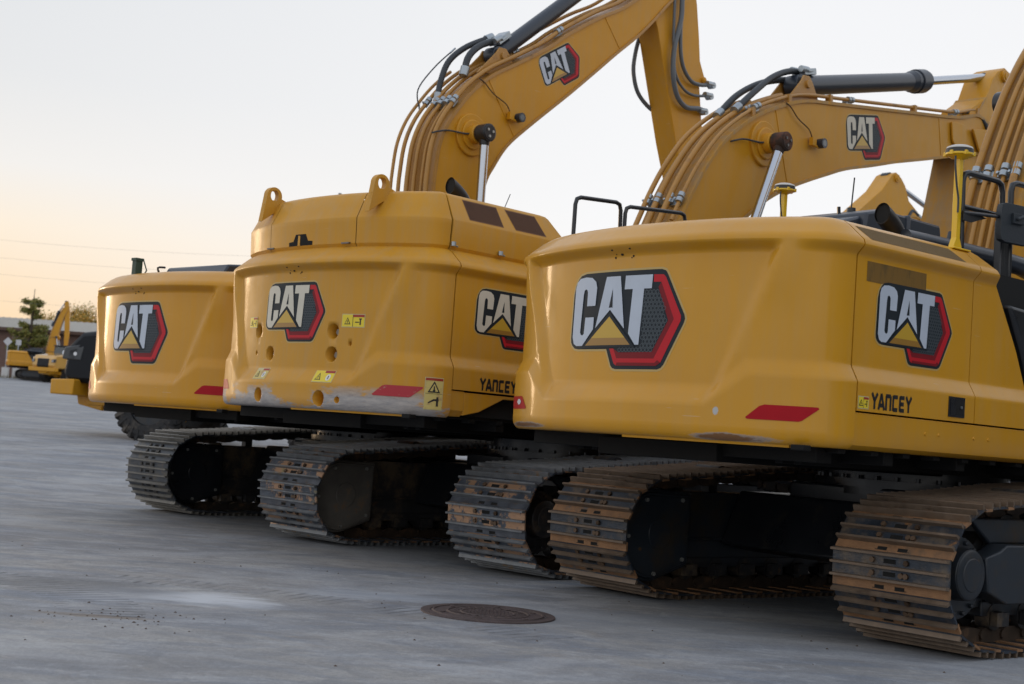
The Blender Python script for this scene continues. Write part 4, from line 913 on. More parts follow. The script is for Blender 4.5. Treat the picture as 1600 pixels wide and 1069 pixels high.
sB = stick(B, [(8.62, 6.98), (8.78, 7.13), (9.0, 7.24), (9.18, 7.2), (9.27, 7.02), (9.22, 6.7), (9.15, 6.3), (9.0, 5.7), (8.6, 4.9), (8.0, 3.2), (7.5, 2.2), (7.15, 2.2), (7.4, 3.6), BXL, BXH, (7.95, 6.1), (7.98, 6.38), (8.45, 6.66)], .24, yl_boom, yl_plate, [(8.98, 7.1, .09), (8.6, 6.05, .16)])
mst.build('stick_back_plate', yl_plate, sB)
m = MB()
for y in (-.31, .275): m.prism(rounded([(7.95, 6.08), (8.75, 6.22), (8.85, 6.0), (8.70, 5.80), (8.2, 5.76), (7.95, 6.08)], .08)[:-1], y, y + .035)
m.cyl((8.5, -.34, 5.98), (8.5, .34, 5.98), .10, n=24); m.build('boom_nose', yl_boom, boB, bevel=.008)
for y in (-.2, -.12): tube_part('hydraulic_hose', [(7.9, y, 6.33), (8.15, y, 6.38), (8.4, y - .06, 6.25), (8.55, y - .1, 5.95), (8.5, y - .1, 5.6)], .028, rubber, boB)
bucket(B, 7.15, 2.3, 0, yl_boom)
rail(B, rounded([(-1.48, 2.62), (-1.48, 3.38), (-.85, 3.43), (-.82, 2.62)]), -1.3, .02)
rail(B, rounded([(-.78, 2.62), (-.78, 3.41), (.13, 3.49), (.17, 2.62)]), -1.3, .02)
rail(B, rounded([(.30, 2.7), (.32, 3.43), (.55, 3.45), (.62, 2.7)], .1), -1.3, .02)
MB().tube([(-2.1, -1.0, 3.15), (-2.02, -1.0, 3.33)], .004, n=5).build('radio_aerial', black, B)

# ================================================================== EXCAVATOR farthest left of the row
C_sp = dict(T=.952, w=.859, G=2.762, xr=-2.31, kind='grey', dx=0, dz=0, k=.80, cw=yl_clean, side=yl_clean, boomm=yl_boom, guard=black, ls=.9995, lz=2.0287, xd=-1.573, exh=(-1.68, -.8, 2.70))
Cx, bC, cwC, dC, d2C = excavator('excavator', 'clean farthest excavator at the left of the row with boom raised high and grey tracks', (-1.5614, 17.1392, 0), .7949, C_sp)
emblem(lambda u, v, e: bC.side_pt(-2.2348 + u * .7579, 2.0709 + v * .7579, e), dC)
latch(bC, dC, -1.875, -1.695, 1.495, 1.625)
tC = [(.45, 1.95), (.42, 2.6), (.40, 3.3), (.39, 4.09), (.40, 4.40), (.44, 4.73), (.55, 5.01), (.73, 5.27), (.95, 5.53), (1.27, 5.80), (1.72, 6.07), (2.25, 6.40), (2.62, 6.68), (3.24, 7.08), (3.80, 7.40), (4.5, 7.95), (5.05, 8.45)]
lC = [(.85, 1.9), (1.05, 2.9), (1.15, 3.7), (1.26, 4.36), (1.40, 4.64), (1.62, 4.95), (1.98, 5.27), (2.37, 5.59), (2.75, 5.90), (3.22, 6.30), (3.66, 6.68), (4.06, 7.01), (4.37, 7.30), (4.69, 7.64), (4.95, 7.9), (5.15, 8.15), (5.2, 8.4)]
boC, tpC = boom(Cx, tC, lC, .27, yl_boom, (1.73, 5.33), (.96, 4.95), (.965, 4.19), (2.5, 6.236, .775, 32.1),
     [(-.21, .09, .04, .98, .030), (-.10, .07, .04, .98, .020), (.02, .09, .04, .98, .026), (.13, .11, .04, .66, .030), (.26, .13, .04, .98, .026), (.36, .17, .04, .55, .022)],
     [(.44, (-.21, -.10), .10), (.44, (.02, .13), .10), (.44, (.26,), .13), (.74, (-.21,), .10), (.66, (.02, .13), .1)],
     [([(.98, -.02, 5.80), (1.02, -.02, 5.98), (1.12, -.02, 6.12), (1.3, .0, 6.25), (1.55, .0, 6.36)], .045), ([(.72, .16, 5.42), (.76, .17, 5.66), (.88, .17, 5.95), (1.15, .15, 6.2), (1.5, .1, 6.4)], .040),
      ([(.55, .3, 5.25), (.5, .3, 5.5), (.75, .3, 5.85), (1.05, .3, 6.15)], .009)], plate_pipe)
cyl_lug(boC, 1.52, 6.10, 1.2)
stick_cylinder(Cx, (1.52, 0, 6.15), (3.9, 0, 8.12), (5.2, 0, 9.2), .105, .055)
sC = stick(Cx, [(4.35, 7.75), (4.6, 8.4), (5.0, 9.2), (5.25, 9.3), (5.4, 9.1), (5.35, 8.4), (5.52, 7.9), (5.62, 7.42), (5.68, 7.07), (5.82, 6.84), (5.80, 6.74), (5.70, 6.70), (5.80, 6.2), (6.2, 4.7), (5.75, 4.5), (5.20, 5.75), (4.62, 7.3)], .20, yl_boom, yl_plate, [(5.77, 6.79, .05)])
for P, r in (([(5.1, -.22, 8.9), (5.05, -.28, 8.2), (5.02, -.29, 7.83), (5.02, -.29, 7.53), (4.92, -.28, 7.07), (4.93, -.28, 6.69), (5.06, -.27, 6.40), (5.29, -.27, 6.27), (5.6, -.27, 6.31), (5.73, -.27, 6.30)], .038),
             ([(4.95, -.22, 8.9), (4.85, -.27, 8.2), (4.87, -.27, 7.78), (4.91, -.26, 7.22), (4.99, -.26, 6.75), (5.2, -.26, 6.54), (5.47, -.26, 6.49), (5.83, -.26, 6.56)], .022),
             ([(5.2, -.22, 8.9), (5.08, -.27, 8.2), (5.05, -.27, 7.83), (5.06, -.27, 7.25), (5.16, -.26, 6.89), (5.37, -.26, 6.70), (5.61, -.26, 6.68), (5.87, -.26, 6.74)], .030),
             ([(4.85, .20, 7.55), (4.70, .22, 7.24), (4.62, .22, 6.93), (4.62, .22, 6.68), (4.75, .22, 6.42), (5.01, .2, 6.25), (5.2, .15, 6.2)], .032)):
    tube_part('hydraulic_hose', P, r, mat('hose_grey', (.11, .125, .14), .4), boC, smooth=6)
for x, z in ((5.73, 6.30), (5.84, 6.56), (5.88, 6.74)): m = MB(); m.cyl((x - .10, -.265, z), (x + .04, -.265, z + .01), .045, n=12); m.cyl((x + .04, -.30, z), (x + .04, -.20, z), .05, n=10); m.build('hose_fitting', zinc, sC)
m = MB(); m.prism([(-3.0, 2.60), (-2.92, 2.735), (-2.70, 2.76), (-2.1, 2.78), (-1.6, 2.70), (-1.6, 2.60)], -.9, .25); m.build('hood_cover', bluebk, Cx, bevel=.02)
MB().tube([(-3.0, .26, 2.64), (-3.04, .26, 2.72), (-2.95, .26, 2.735)], .012, n=8, smooth=3).build('hood_handle', black, Cx)
m = MB(); m.box(-3.13, -3.05, .56, .64, 2.60, 2.82); m.box(-3.14, -3.04, .55, .65, 2.80, 2.83); m.tube([(-3.05, .55, 2.82), (-3.03, .50, 2.70), (-3.06, .52, 2.63)], .008, n=6); m.build('camera_post', mat('post_green', (.03, .06, .04), .5), Cx)
m = MB(); m.prism([(5.70, 6.70), (5.78, 6.70), (6.0, 5.3), (5.9, 5.3)], -.1, .1); m.build('bucket_cylinder', bluebk, Cx)
bucket(Cx, 5.95, 4.6, 0, yl_boom)

# ================================================================== the same kind of machine standing opposite, behind
D_sp = dict(A_sp); D_sp.update(fine=False, kind='grey', cw=yl_clean, side=yl_clean, patch=False)
dpos = (15.35, 38.0, .66)
D, bD, _, _, _ = excavator('excavator', 'excavator far behind at right, only its boom tip and stick top showing', dpos, .6912 + math.pi, D_sp)
boD, _t = boom(D, tB, lB, .27, yl_boom, None, (2.86, 4.84), (2.42, 3.84), None, [(-.21, .08, .22, .93, .024), (.1, .10, .10, .9, .036)], [(.86, (-.21, .1), .08)], [([(8.0, .2, 6.35), (8.3, .2, 6.45), (8.5, .25, 6.1), (8.4, .3, 5.8)], .05)], yl_plate, fine=False)
cyl_lug(boD, 3.85, 5.78, 1.2); stick_cylinder(D, (3.85, 0, 5.80), (7.05, 0, 6.61), (9.05, 0, 7.14), .125, .062)
stick(D, [(8.62, 6.98), (8.78, 7.13), (9.0, 7.24), (9.14, 7.17), (9.5, 6.75), (10.5, 6.0), (10.6, 5.7), (9.6, 5.4), (8.9, 4.9), (8.3, 3.2), (8.0, 2.2), (7.7, 2.2), (7.7, 3.6), (7.6, 4.6), (7.75, 5.5), (7.75, 6.2), (7.95, 6.38), (8.45, 6.66)], .24, yl_boom, yl_plate, [(8.98, 7.1, .09)])
bucket(D, 7.9, 2.3, 0, yl_boom)

# ================================================================== yard
def gz(y): 
    if y < 16: return 0.
    if y < 20: return .033 * (y - 16) ** 2 / 8
    return .033 * (min(y, 112) - 18)
m = MB(); xs_ = [-420, -200, -120, -80] + [-60 + 4 * i for i in range(31)] + [80, 120, 200, 420]; ys_ = [-30, -10, 0, 4, 8, 12, 14, 16, 17, 18, 19, 20, 24, 30, 40, 55, 70, 90, 110, 112, 114, 130, 200, 400, 900]
m.add([(x, y, gz(y)) for y in ys_ for x in xs_], [(j * len(xs_) + i, j * len(xs_) + i + 1, (j + 1) * len(xs_) + i + 1, (j + 1) * len(xs_) + i) for j in range(len(ys_) - 1) for i in range(len(xs_) - 1)])
gm = bpy.data.materials.new('yard_concrete'); gm.use_nodes = True; t = gm.node_tree; b = t.nodes['Principled BSDF']
tco = N(t, 'ShaderNodeTexCoord').outputs['Object']; sp = N(t, 'ShaderNodeSeparateXYZ'); t.links.new(tco, sp.inputs[0])
def gn(s, d=6, rg=.6, st=(1, 1, 1), dist=0, rot=0):
    mp = N(t, 'ShaderNodeMapping'); mp.inputs['Scale'].default_value = st; mp.inputs['Rotation'].default_value = (0, 0, rot); t.links.new(tco, mp.inputs[0])
    n = N(t, 'ShaderNodeTexNoise'); n.inputs['Scale'].default_value = s; n.inputs['Detail'].default_value = d; n.inputs['Roughness'].default_value = rg; n.inputs['Distortion'].default_value = dist
    t.links.new(mp.outputs[0], n.inputs['Vector']); return n.outputs[0]
c = mixc(t, ramp(t, gn(.35, 8, .62, (1, 1.6, 1), .6), [(.32, 0.0), (.68, 1.0)]), (.20, .207, .222), (.40, .392, .375))
c = mixc(t, math_(t, 'MULTIPLY', ramp(t, gn(.9, 9, .7, (.55, 1.6, 1), 1.2, .25), [(.44, 0.0), (.60, 1.0)]), .8), c, (.19, .222, .275))
c = mixc(t, math_(t, 'MULTIPLY', ramp(t, gn(2.4, 10, .72, (.5, 1.2, 1), .8, .18), [(.50, 0.0), (.70, 1.0)]), .55), c, (.52, .55, .59))
c = mixc(t, math_(t, 'MULTIPLY', ramp(t, gn(1.1, 8, .7, (1, 1, 1), 2.0, .9), [(.60, 0.0), (.72, 1.0)]), .35), c, (.30, .24, .18))
c = mixc(t, math_(t, 'MULTIPLY', ramp(t, gn(3.6, 12, .74, (1, 1, 1), .8, .1), [(.44, 0.0), (.54, .5), (.64, 1.0)]), .5), c, (.15, .16, .18))
c = mixc(t, math_(t, 'MULTIPLY', ramp(t, gn(5, 12, .78, (.8, 1, 1), 1.0, .35), [(.54, 0.0), (.66, 1.0)]), .4), c, (.54, .56, .58))
c = mixc(t, math_(t, 'MULTIPLY', ramp(t, gn(2.0, 10, .8, (.8, 1.2, 1), 1.5, .5), [(.55, 0.0), (.68, 1.0)]), .4), c, (.34, .28, .22))
c = mixc(t, math_(t, 'MULTIPLY', ramp(t, gn(.55, 5, .55, (1, 1.4, 1), 1.0, .6), [(.50, 0.0), (.62, 1.0)]), .45), c, (.44, .46, .49))
c = mixc(t, math_(t, 'MULTIPLY', ramp(t, gn(30, 6, .85), [(.42, 0.0), (.62, 1.0)]), .42), c, (.15, .155, .165))
c = mixc(t, math_(t, 'MULTIPLY', ramp(t, gn(75, 3, .85), [(.58, 0.0), (.66, 1.0)]), .5), c, (.46, .47, .48))
def blot(cx, cy, rx, ry, col, amt, sc=6):
    global c
    dx = math_(t, 'DIVIDE', math_(t, 'SUBTRACT', sp.outputs[0], cx), rx); dy = math_(t, 'DIVIDE', math_(t, 'SUBTRACT', sp.outputs[1], cy), ry)
    rr = math_(t, 'ADD', math_(t, 'MULTIPLY', dx, dx), math_(t, 'MULTIPLY', dy, dy)); rr = math_(t, 'ADD', rr, math_(t, 'MULTIPLY', math_(t, 'SUBTRACT', gn(sc, 9, .75, (.35, 1.5, 1)), .5), 3.2))
    c = mixc(t, math_(t, 'MULTIPLY', ramp(t, rr, [(.2, 1.0), (1.1, 0.0)]), amt), c, col)
blot(-1.80, 9.1, .42, .40, (.56, .59, .63), .85); blot(-1.5, 8.95, .22, .22, (.5, .53, .58), .4, 9); blot(-2.35, 9.0, .5, .5, (.38, .41, .46), .5); blot(-.9, 9.9, .7, .35, (.36, .40, .46), .5)
blot(-2.75, 9.3, .8, .5, (.08, .09, .105), .45, 3); blot(-2.2, 8.0, .4, .08, (.20, .14, .08), .5, 14); blot(1.0, 9.4, 1.2, .7, (.33, .36, .40), .35, 4)
# faint rows of shoe prints left by tracked machines
def tread(cx, cy, r, w, a0, a1, amt):
    global c
    dx = math_(t, 'SUBTRACT', sp.outputs[0], cx); dy = math_(t, 'SUBTRACT', sp.outputs[1], cy); rr = math_(t, 'SQRT', math_(t, 'ADD', math_(t, 'MULTIPLY', dx, dx), math_(t, 'MULTIPLY', dy, dy)))
    an = math_(t, 'ARCTAN2', dy, dx); band = math_(t, 'LESS_THAN', math_(t, 'ABSOLUTE', math_(t, 'SUBTRACT', rr, r)), w)
    g = math_(t, 'MULTIPLY', math_(t, 'GREATER_THAN', an, a0), math_(t, 'LESS_THAN', an, a1)); s_ = ramp(t, math_(t, 'SINE', math_(t, 'MULTIPLY', an, r * 2 * math.pi / .10)), [(.2, 0.0), (.8, 1.0)])
    f = math_(t, 'MULTIPLY', math_(t, 'MULTIPLY', band, g), math_(t, 'MULTIPLY', s_, ramp(t, gn(2.2, 6, .7), [(.42, 0.0), (.62, 1.0)]))); c = mixc(t, math_(t, 'MULTIPLY', f, amt), c, (.07, .075, .085))
tread(-4.2, 7.6, 2.05, .24, .2, 1.5, .85); tread(-3.0, 5.5, 4.4, .2, .7, 1.5, .7)
t.links.new(c, b.inputs['Base Color']); t.links.new(ramp(t, gn(2, 8, .7), [(.3, .62), (.7, .9)]), b.inputs['Roughness']); b.inputs['Specular IOR Level'].default_value = .3
bp = N(t, 'ShaderNodeBump'); bp.inputs['Strength'].default_value = .5; bp.inputs['Distance'].default_value = .006; t.links.new(gn(26, 9, .75), bp.inputs['Height']); t.links.new(bp.outputs[0], b.inputs['Normal'])
g_ = m.build('ground', gm); tag(g_, kind='structure')

# manhole cover
r0 = empty('manhole_cover', (-.03, 9.335, .0)); r0.scale = (.90, .92, 1); tag(r0, 'round rusty cast iron manhole cover set in the concrete in the foreground', 'manhole cover')
mh = mat('cast_iron', (.085, .064, .064), .7, metal=.2, var=.3, scale=9, bump=.6, bscale=90, dirt=[((.11, .085, .08), 12, .55, .1)])
m = MB(); m.cyl((0, 0, -.02), (0, 0, .008), .42, n=72)
for rr, h in ((.405, .014), (.30, .014), (.20, .013)):
    n_ = 72; vs = [(q * math.cos(R(5 * k)), q * math.sin(R(5 * k)), z) for q, z in ((rr - .012, .007), (rr - .010, h), (rr + .0, h), (rr + .004, .007)) for k in range(n_)]
    m.add(vs, [(j * n_ + k, j * n_ + (k + 1) % n_, (j + 1) * n_ + (k + 1) % n_, (j + 1) * n_ + k) for j in range(3) for k in range(n_)])
for k in range(6): a = R(60 * k + 20); m.cyl((.35 * math.cos(a), .35 * math.sin(a), .006), (.35 * math.cos(a), .35 * math.sin(a), .015), .022, n=12)
for i in range(-6, 7):
    for j in range(-6, 7):
        if math.hypot(i, j) * .027 < .18: m.box(i * .027 - .008, i * .027 + .008, j * .027 - .008, j * .027 + .008, .006, .0125)
for k in range(26): a = R(k * 360 / 26); mt = Matrix.Rotation(a, 4, 'Z') @ Matrix.Translation((.25, 0, 0)); m.box(-.028, .028, -.010, .010, .006, .0125, 0, mt)
m.build('lid', mh, r0); m = MB()
n_ = 72; vs = [(q * math.cos(R(5 * k)), q * math.sin(R(5 * k)), z) for q, z in ((.425, -.02), (.425, .009), (.49, .009), (.497, -.02)) for k in range(n_)]
m.add(vs, [(j * n_ + k, j * n_ + (k + 1) % n_, (j + 1) * n_ + (k + 1) % n_, (j + 1) * n_ + k) for j in range(3) for k in range(n_)]); m.build('lid_frame', mh, r0)
# crumbs of dry earth
m = MB(); rnd = random.Random(3)
for k in range(150):
    if k < 60: x, y = rnd.gauss(-2.15, .25), rnd.gauss(8.0, .18)
    else: x, y = rnd.uniform(-4.5, 4), rnd.uniform(6.6, 12)
    s_ = rnd.uniform(.003, .011); z = gz(y); q = [(x + s_ * rnd.uniform(.5, 1.4) * math.cos(a), y + s_ * rnd.uniform(.5, 1.4) * math.sin(a), z) for a in (0, 1.3, 2.5, 3.8, 5.1)]; m.add(q + [(x, y, z + s_ * .8)], [(i, (i + 1) % 5, 5) for i in range(5)])
tag(m.build('dirt_crumbs', mat('dry_earth', (.075, .05, .035), .9)), 'scattered crumbs of dry earth lying on the concrete', 'dirt', kind='stuff')

# ================================================================== background: dump trucks
def wheel(parent, x, y, z, r=.80, w=.62):
    m = MB(); pr = [(.55, w / 2 * .9), (.85, w / 2), (.97, w / 2 * .86), (1.0, w / 2 * .6), (1.0, -w / 2 * .6), (.97, -w / 2 * .86), (.85, -w / 2), (.55, -w / 2 * .9)]
    for (a, ya), (b_, yb) in zip(pr, pr[1:]): m.cyl((x, y + ya, z), (x, y + yb, z), r * a, r * b_, n=40, caps=False)
    for k in range(26):
        for s_ in (-1, 1):
            a = R(k * 360 / 26 + (7 if s_ > 0 else 0)); mt = Matrix.Translation((x, y, z)) @ Matrix.Rotation(a, 4, 'Y') @ Matrix.Translation((0, 0, r)) @ Matrix.Rotation(R(24 * s_), 4, 'Z')
            m.box(-.055, .055, s_ * .03, s_ * w * .50, -.05, .035, 0, mt)
            m.box(-.05, .05, s_ * w * .42, s_ * w * .53, -.24, .01, 0, mt)
    t_ = m.build('wheel', tyre_m, parent); m = MB(); m.cyl((x, y - w * .36, z), (x, y + w * .36, z), r * .56, n=28); m.cyl((x, y - w * .40, z), (x, y + w * .40, z), r * .28, n=20)
    m.build('rim', blackd, t_, bevel=.01)
def dump_truck(label, loc, rz, hoodm, scale=1.):
    r = empty('dump_truck', loc, rz); r.scale = (scale,) * 3; tag(r, label, 'dump truck', 'dump trucks standing behind the excavators')
    m = MB(); m.prism([(1.0, 1.25), (3.75, 1.25), (3.92, 1.45), (3.84, 2.12), (3.5, 2.46), (1.0, 2.82)], -1.2, 1.2); hd = m.build('hood', hoodm, r, bevel=.12)
    m = MB(); m.prism([(3.80, 1.30), (3.97, 1.45), (3.88, 2.12), (3.70, 2.20)], -.62, .62); 
    gr = m.build('grille', mat('grille_black', (.01, .01, .012), .6), hd, bevel=.02)
    for k in range(9): m = MB(); m.box(3.85, 4.0 - k * .011, -.58, .58, 1.42 + k * .08, 1.435 + k * .08); m.build('grille_bar', black, gr)
    m = MB(); y0 = .0
    for a, b_ in (((-.16, 2.22), (-.05, 2.32)), ((.02, 2.22), (.10, 2.32))): m.box(3.50, 3.60, a[0], b_[0], a[1], b_[1])
    m.build('hood_badge', whitec, hd)
    for y in (-1.08, 1.08):
        m = MB(); m.prism([(3.60, 1.78), (3.95, 1.80), (3.90, 2.08), (3.50, 2.16)], y - .14, y + .14); hl = m.build('headlight', mat('lamp_housing', (.05, .055, .06), .3), hd, bevel=.03)
        m = MB(); m.cyl((3.86, y, 1.93), (3.97, y, 1.91), .09, n=20); m.build('lamp_lens', mat('lamp_lens', (.6, .62, .65), .1, metal=.4), hl)
    m = MB(); m.prism([(3.45, .95), (4.05, .95), (4.05, 1.30), (3.45, 1.33)], -1.45, 1.45); m.prism([(3.2, .62), (3.85, .75), (3.9, .96), (3.2, .96)], -.45, .45); m.build('bumper', yl_side, r, bevel=.03)
    m = MB(); m.box(-.2, 3.6, -.5, .5, .75, 1.25); m.box(-6.0, -.2, -.42, .42, .85, 1.25); m.cyl((1.5, -1.2, .8), (1.5, 1.2, .8), .22, n=16); m.cyl((-2.6, -1.2, .8), (-2.6, 1.2, .8), .22, n=16); m.cyl((-4.5, -1.2, .8), (-4.5, 1.2, .8), .22, n=16)
    for x in (1.5, -2.6, -4.5): m.cyl((x, -.25, .8), (x, .25, .8), .36, .36, n=18)
    for x in (2.3, .9, -2.1, -3.2): m.box(x - .12, x + .12, -1.0, 1.0, .72, .98)
    m.build('chassis', yl_side, r, bevel=.02)
    for x in (1.5, -2.6, -4.5):
        for y in (-1.22, 1.22): wheel(r, x, y, .80)
    m = MB(); m.prism([(.0, 1.6), (1.3, 1.6), (1.3, 2.6), (1.1, 3.45), (.05, 3.5)], -.80, .80); cb = m.build('cab', glass, r, bevel=.03)
    m = MB(); m.box(-.15, 1.25, -.9, .9, 3.48, 3.58)
    for x, y in ((1.3, -.8), (1.3, .8), (0, -.8), (0, .8)): m.cyl((x, y, 1.6), (x - (.2 if x > 1 else 0), y, 3.5), .05, n=8)
    m.box(-.1, 1.4, -.92, .92, 1.3, 1.75); m.build('cab_frame', black, cb)
    for y in (-1, 1): m = MB(); m.tube([(1.3, y * .8, 2.9), (2.1, y * 1.25, 2.95), (2.1, y * 1.3, 2.6)], .025, n=6); m.box(2.06, 2.12, y * 1.38 - .12, y * 1.38 + .12, 2.3, 2.75); m.build('mirror', black, r)
    m = MB(); m.prism([(-6.1, 2.6), (-.9, 2.75), (-1.0, 1.8), (-1.9, 1.45), (-4.6, 1.35), (-6.3, 1.9)], -1.45, 1.45); m.build('dump_body', yl_side, r, bevel=.05)
    return r
DT = dump_truck('dump truck with black hood and yellow bumper behind the leftmost excavator', (-6.55, 33.9, gz(33)), R(168), mat('hood_black', (.006, .008, .012), .4, spec=.25))
dump_truck('small far dump truck with yellow hood in front of the brick warehouse', (-33.2, 106, gz(106)), R(-108), mat('hood_pale', (.60, .34, .08), .2, coat=.8), .78)

m = MB()
for k in range(8): m.box(1.7, 2.75, 1.19, 1.225, 1.38 + k * .10, 1.41 + k * .10)
m.build('side_grille', black, DT)
m = MB(); m.prism([(3.45, 1.78), (3.80, 1.80), (3.76, 2.02), (3.40, 2.12)], 1.16, 1.22); sl = m.build('side_lamp', mat('lamp_housing', (.05, .055, .06), .3), DT, bevel=.02)
m = MB(); m.cyl((3.60, 1.20, 1.93), (3.60, 1.235, 1.93), .045, n=20); m.build('lamp_lens', mat('lamp_lens', (.6, .62, .65), .1, metal=.4), sl)
m = MB()
for a_, b_ in (((3.10, 2.20), (3.04, 2.40)), ((2.90, 2.20), (3.06, 2.24)), ((2.90, 2.36), (3.06, 2.40))): m.box(b_[0], a_[0], 1.20, 1.215, a_[1], b_[1])
m.build('hood_letter', whitec, DT)
# far excavator in front of the building
F_sp = dict(A_sp); F_sp.update(fine=False, kind='grey', cw=yl_clean, side=yl_clean, patch=False)
Fx, _, _, _, _ = excavator('excavator', 'distant excavator with folded upright boom in front of the brick building', (-36.9, 108, gz(108)), R(8), F_sp)
tF = [(.1, 1.95), (.1, 2.8), (.2, 3.6), (.4, 4.6), (.65, 5.5), (.95, 6.3), (1.25, 6.9), (1.5, 7.2)]; lF = [(.6, 1.9), (.72, 2.6), (.85, 3.5), (1.0, 4.4), (1.17, 5.3), (1.37, 6.1), (1.55, 6.6), (1.7, 7.0)]
Fx.scale = (.82, .82, .82); Fx.location.x += 1.3
boF, _t = boom(Fx, tF, lF, .27, yl_boom, None, (.9, 4.2), (1.2, 2.8), None, [(0, .1, .1, .9, .04)], [], [], yl_plate, fine=False)
stick_cylinder(Fx, (.4, 0, 5.3), (.85, 0, 6.7), (1.4, 0, 7.6), .12, .06)
stick(Fx, [(1.3, 7.5), (1.6, 7.7), (1.85, 6.6), (1.95, 4.4), (1.85, 3.0), (1.6, 3.0), (1.5, 5.0), (1.4, 6.6)], .2, yl_boom, yl_plate)
bucket(Fx, 1.7, 3.1, 0, yl_boom)

# ================================================================== building
BY = 124.; bz = gz(BY)
r = empty('warehouse', (-50, BY, bz + .15), R(-6)); tag(r, 'long low brick warehouse with pale ribbed metal roof in the far background', 'warehouse')
brk = bpy.data.materials.new('brick_wall'); brk.use_nodes = True; t = brk.node_tree; b = t.nodes['Principled BSDF']; n = N(t, 'ShaderNodeTexBrick'); n.inputs['Color1'].default_value = (.20, .105, .085, 1); n.inputs['Color2'].default_value = (.15, .085, .07, 1); n.inputs['Mortar'].default_value = (.22, .19, .17, 1); n.inputs['Scale'].default_value = 4
mp = N(t, 'ShaderNodeMapping'); mp.inputs['Rotation'].default_value = (R(90), 0, 0); t.links.new(N(t, 'ShaderNodeTexCoord').outputs['Object'], mp.inputs[0]); t.links.new(mp.outputs[0], n.inputs['Vector']); t.links.new(n.outputs[0], b.inputs['Base Color']); b.inputs['Roughness'].default_value = .9
m = MB(); m.box(-60, 70, 0, 24, 0, 4.4); m.build('wall', brk, r)
rf = mat('roof_metal', (.44, .42, .38), .5, var=.08)
m = MB(); m.prism([(-.6, 4.3), (-.6, 4.42), (12, 6.1), (24.6, 4.42), (24.6, 4.3), (12, 5.95)], -61, 71, axis='x')
for k in range(220): x = -61 + k * .6; m.prism([(-.6, 4.42), (-.6, 4.47), (12, 6.15), (12, 6.1)], x, x + .06, axis='x')
m.build('roof', rf, r); m = MB(); m.box(-61, 71, -.72, -.60, 4.18, 4.46); m.build('gutter', mat('gutter_brown', (.10, .055, .04), .6), r)
for x in (-12, -4, 3, 11, 19):
    m = MB(); m.box(x, x + 1.6, -.05, .02, 1.1, 2.6); w_ = m.build('window', mat('window_dark', (.03, .035, .04), .1), r); m = MB()
    for a in (x - .06, x + .77, x + 1.6): m.box(a, a + .06, -.08, -.04, 1.04, 2.66)
    m.build('window_frame', whitec, w_)
# grass verge in front of it, blades
m = MB(); rnd = random.Random(5)
for k in range(9000):
    x = rnd.uniform(-60, -8); y = rnd.uniform(113.5, 123); h = rnd.uniform(.1, .42); a = rnd.uniform(0, 3.1); dx_, dy_ = .05 * math.cos(a), .05 * math.sin(a); z = gz(y)
    m.add([(x - dx_, y - dy_, z), (x + dx_, y + dy_, z), (x + rnd.uniform(-.1, .1), y, z + h)], [(0, 1, 2)])
tag(m.build('grass', mat('dry_grass', (.12, .10, .045), .8, var=.3, scale=.3)), 'strip of dry grass along the warehouse wall', 'grass', kind='stuff')
m = MB(); m.add([(x, y, gz(y) + .02) for y in (113, 124) for x in (-90, 20)], [(0, 1, 3, 2)]); tag(m.build('verge', mat('verge_soil', (.10, .085, .045), .9, var=.3, scale=.5)), kind='structure')
def sign(x, y, label, s=.42):
    r = empty('sign', (x, y, gz(y))); tag(r, label, 'sign', 'pale signs on posts by the warehouse'); m = MB(); m.box(-.04, .04, -.03, .03, 0, 2.9); m.build('post', zinc, r)
    m = MB(); m.box(-s, s, -.05, -.03, -s, s, 0, Matrix.Translation((0, 0, 3.0)) @ Matrix.Rotation(R(45 if s > .25 else 0), 4, 'Y')); m.build('sign_board', mat('sign_back', (.55, .56, .58), .4), r)
    m = MB(); m.box(-.25, .25, -.2, .2, 0, .9); m.build('sign_base', whitec, r)
sign(-40.9, 114.5, 'pale diamond sign on a post at the far left edge', .26); sign(-40.2, 115, 'small square pale sign on a post beside the diamond sign', .22)

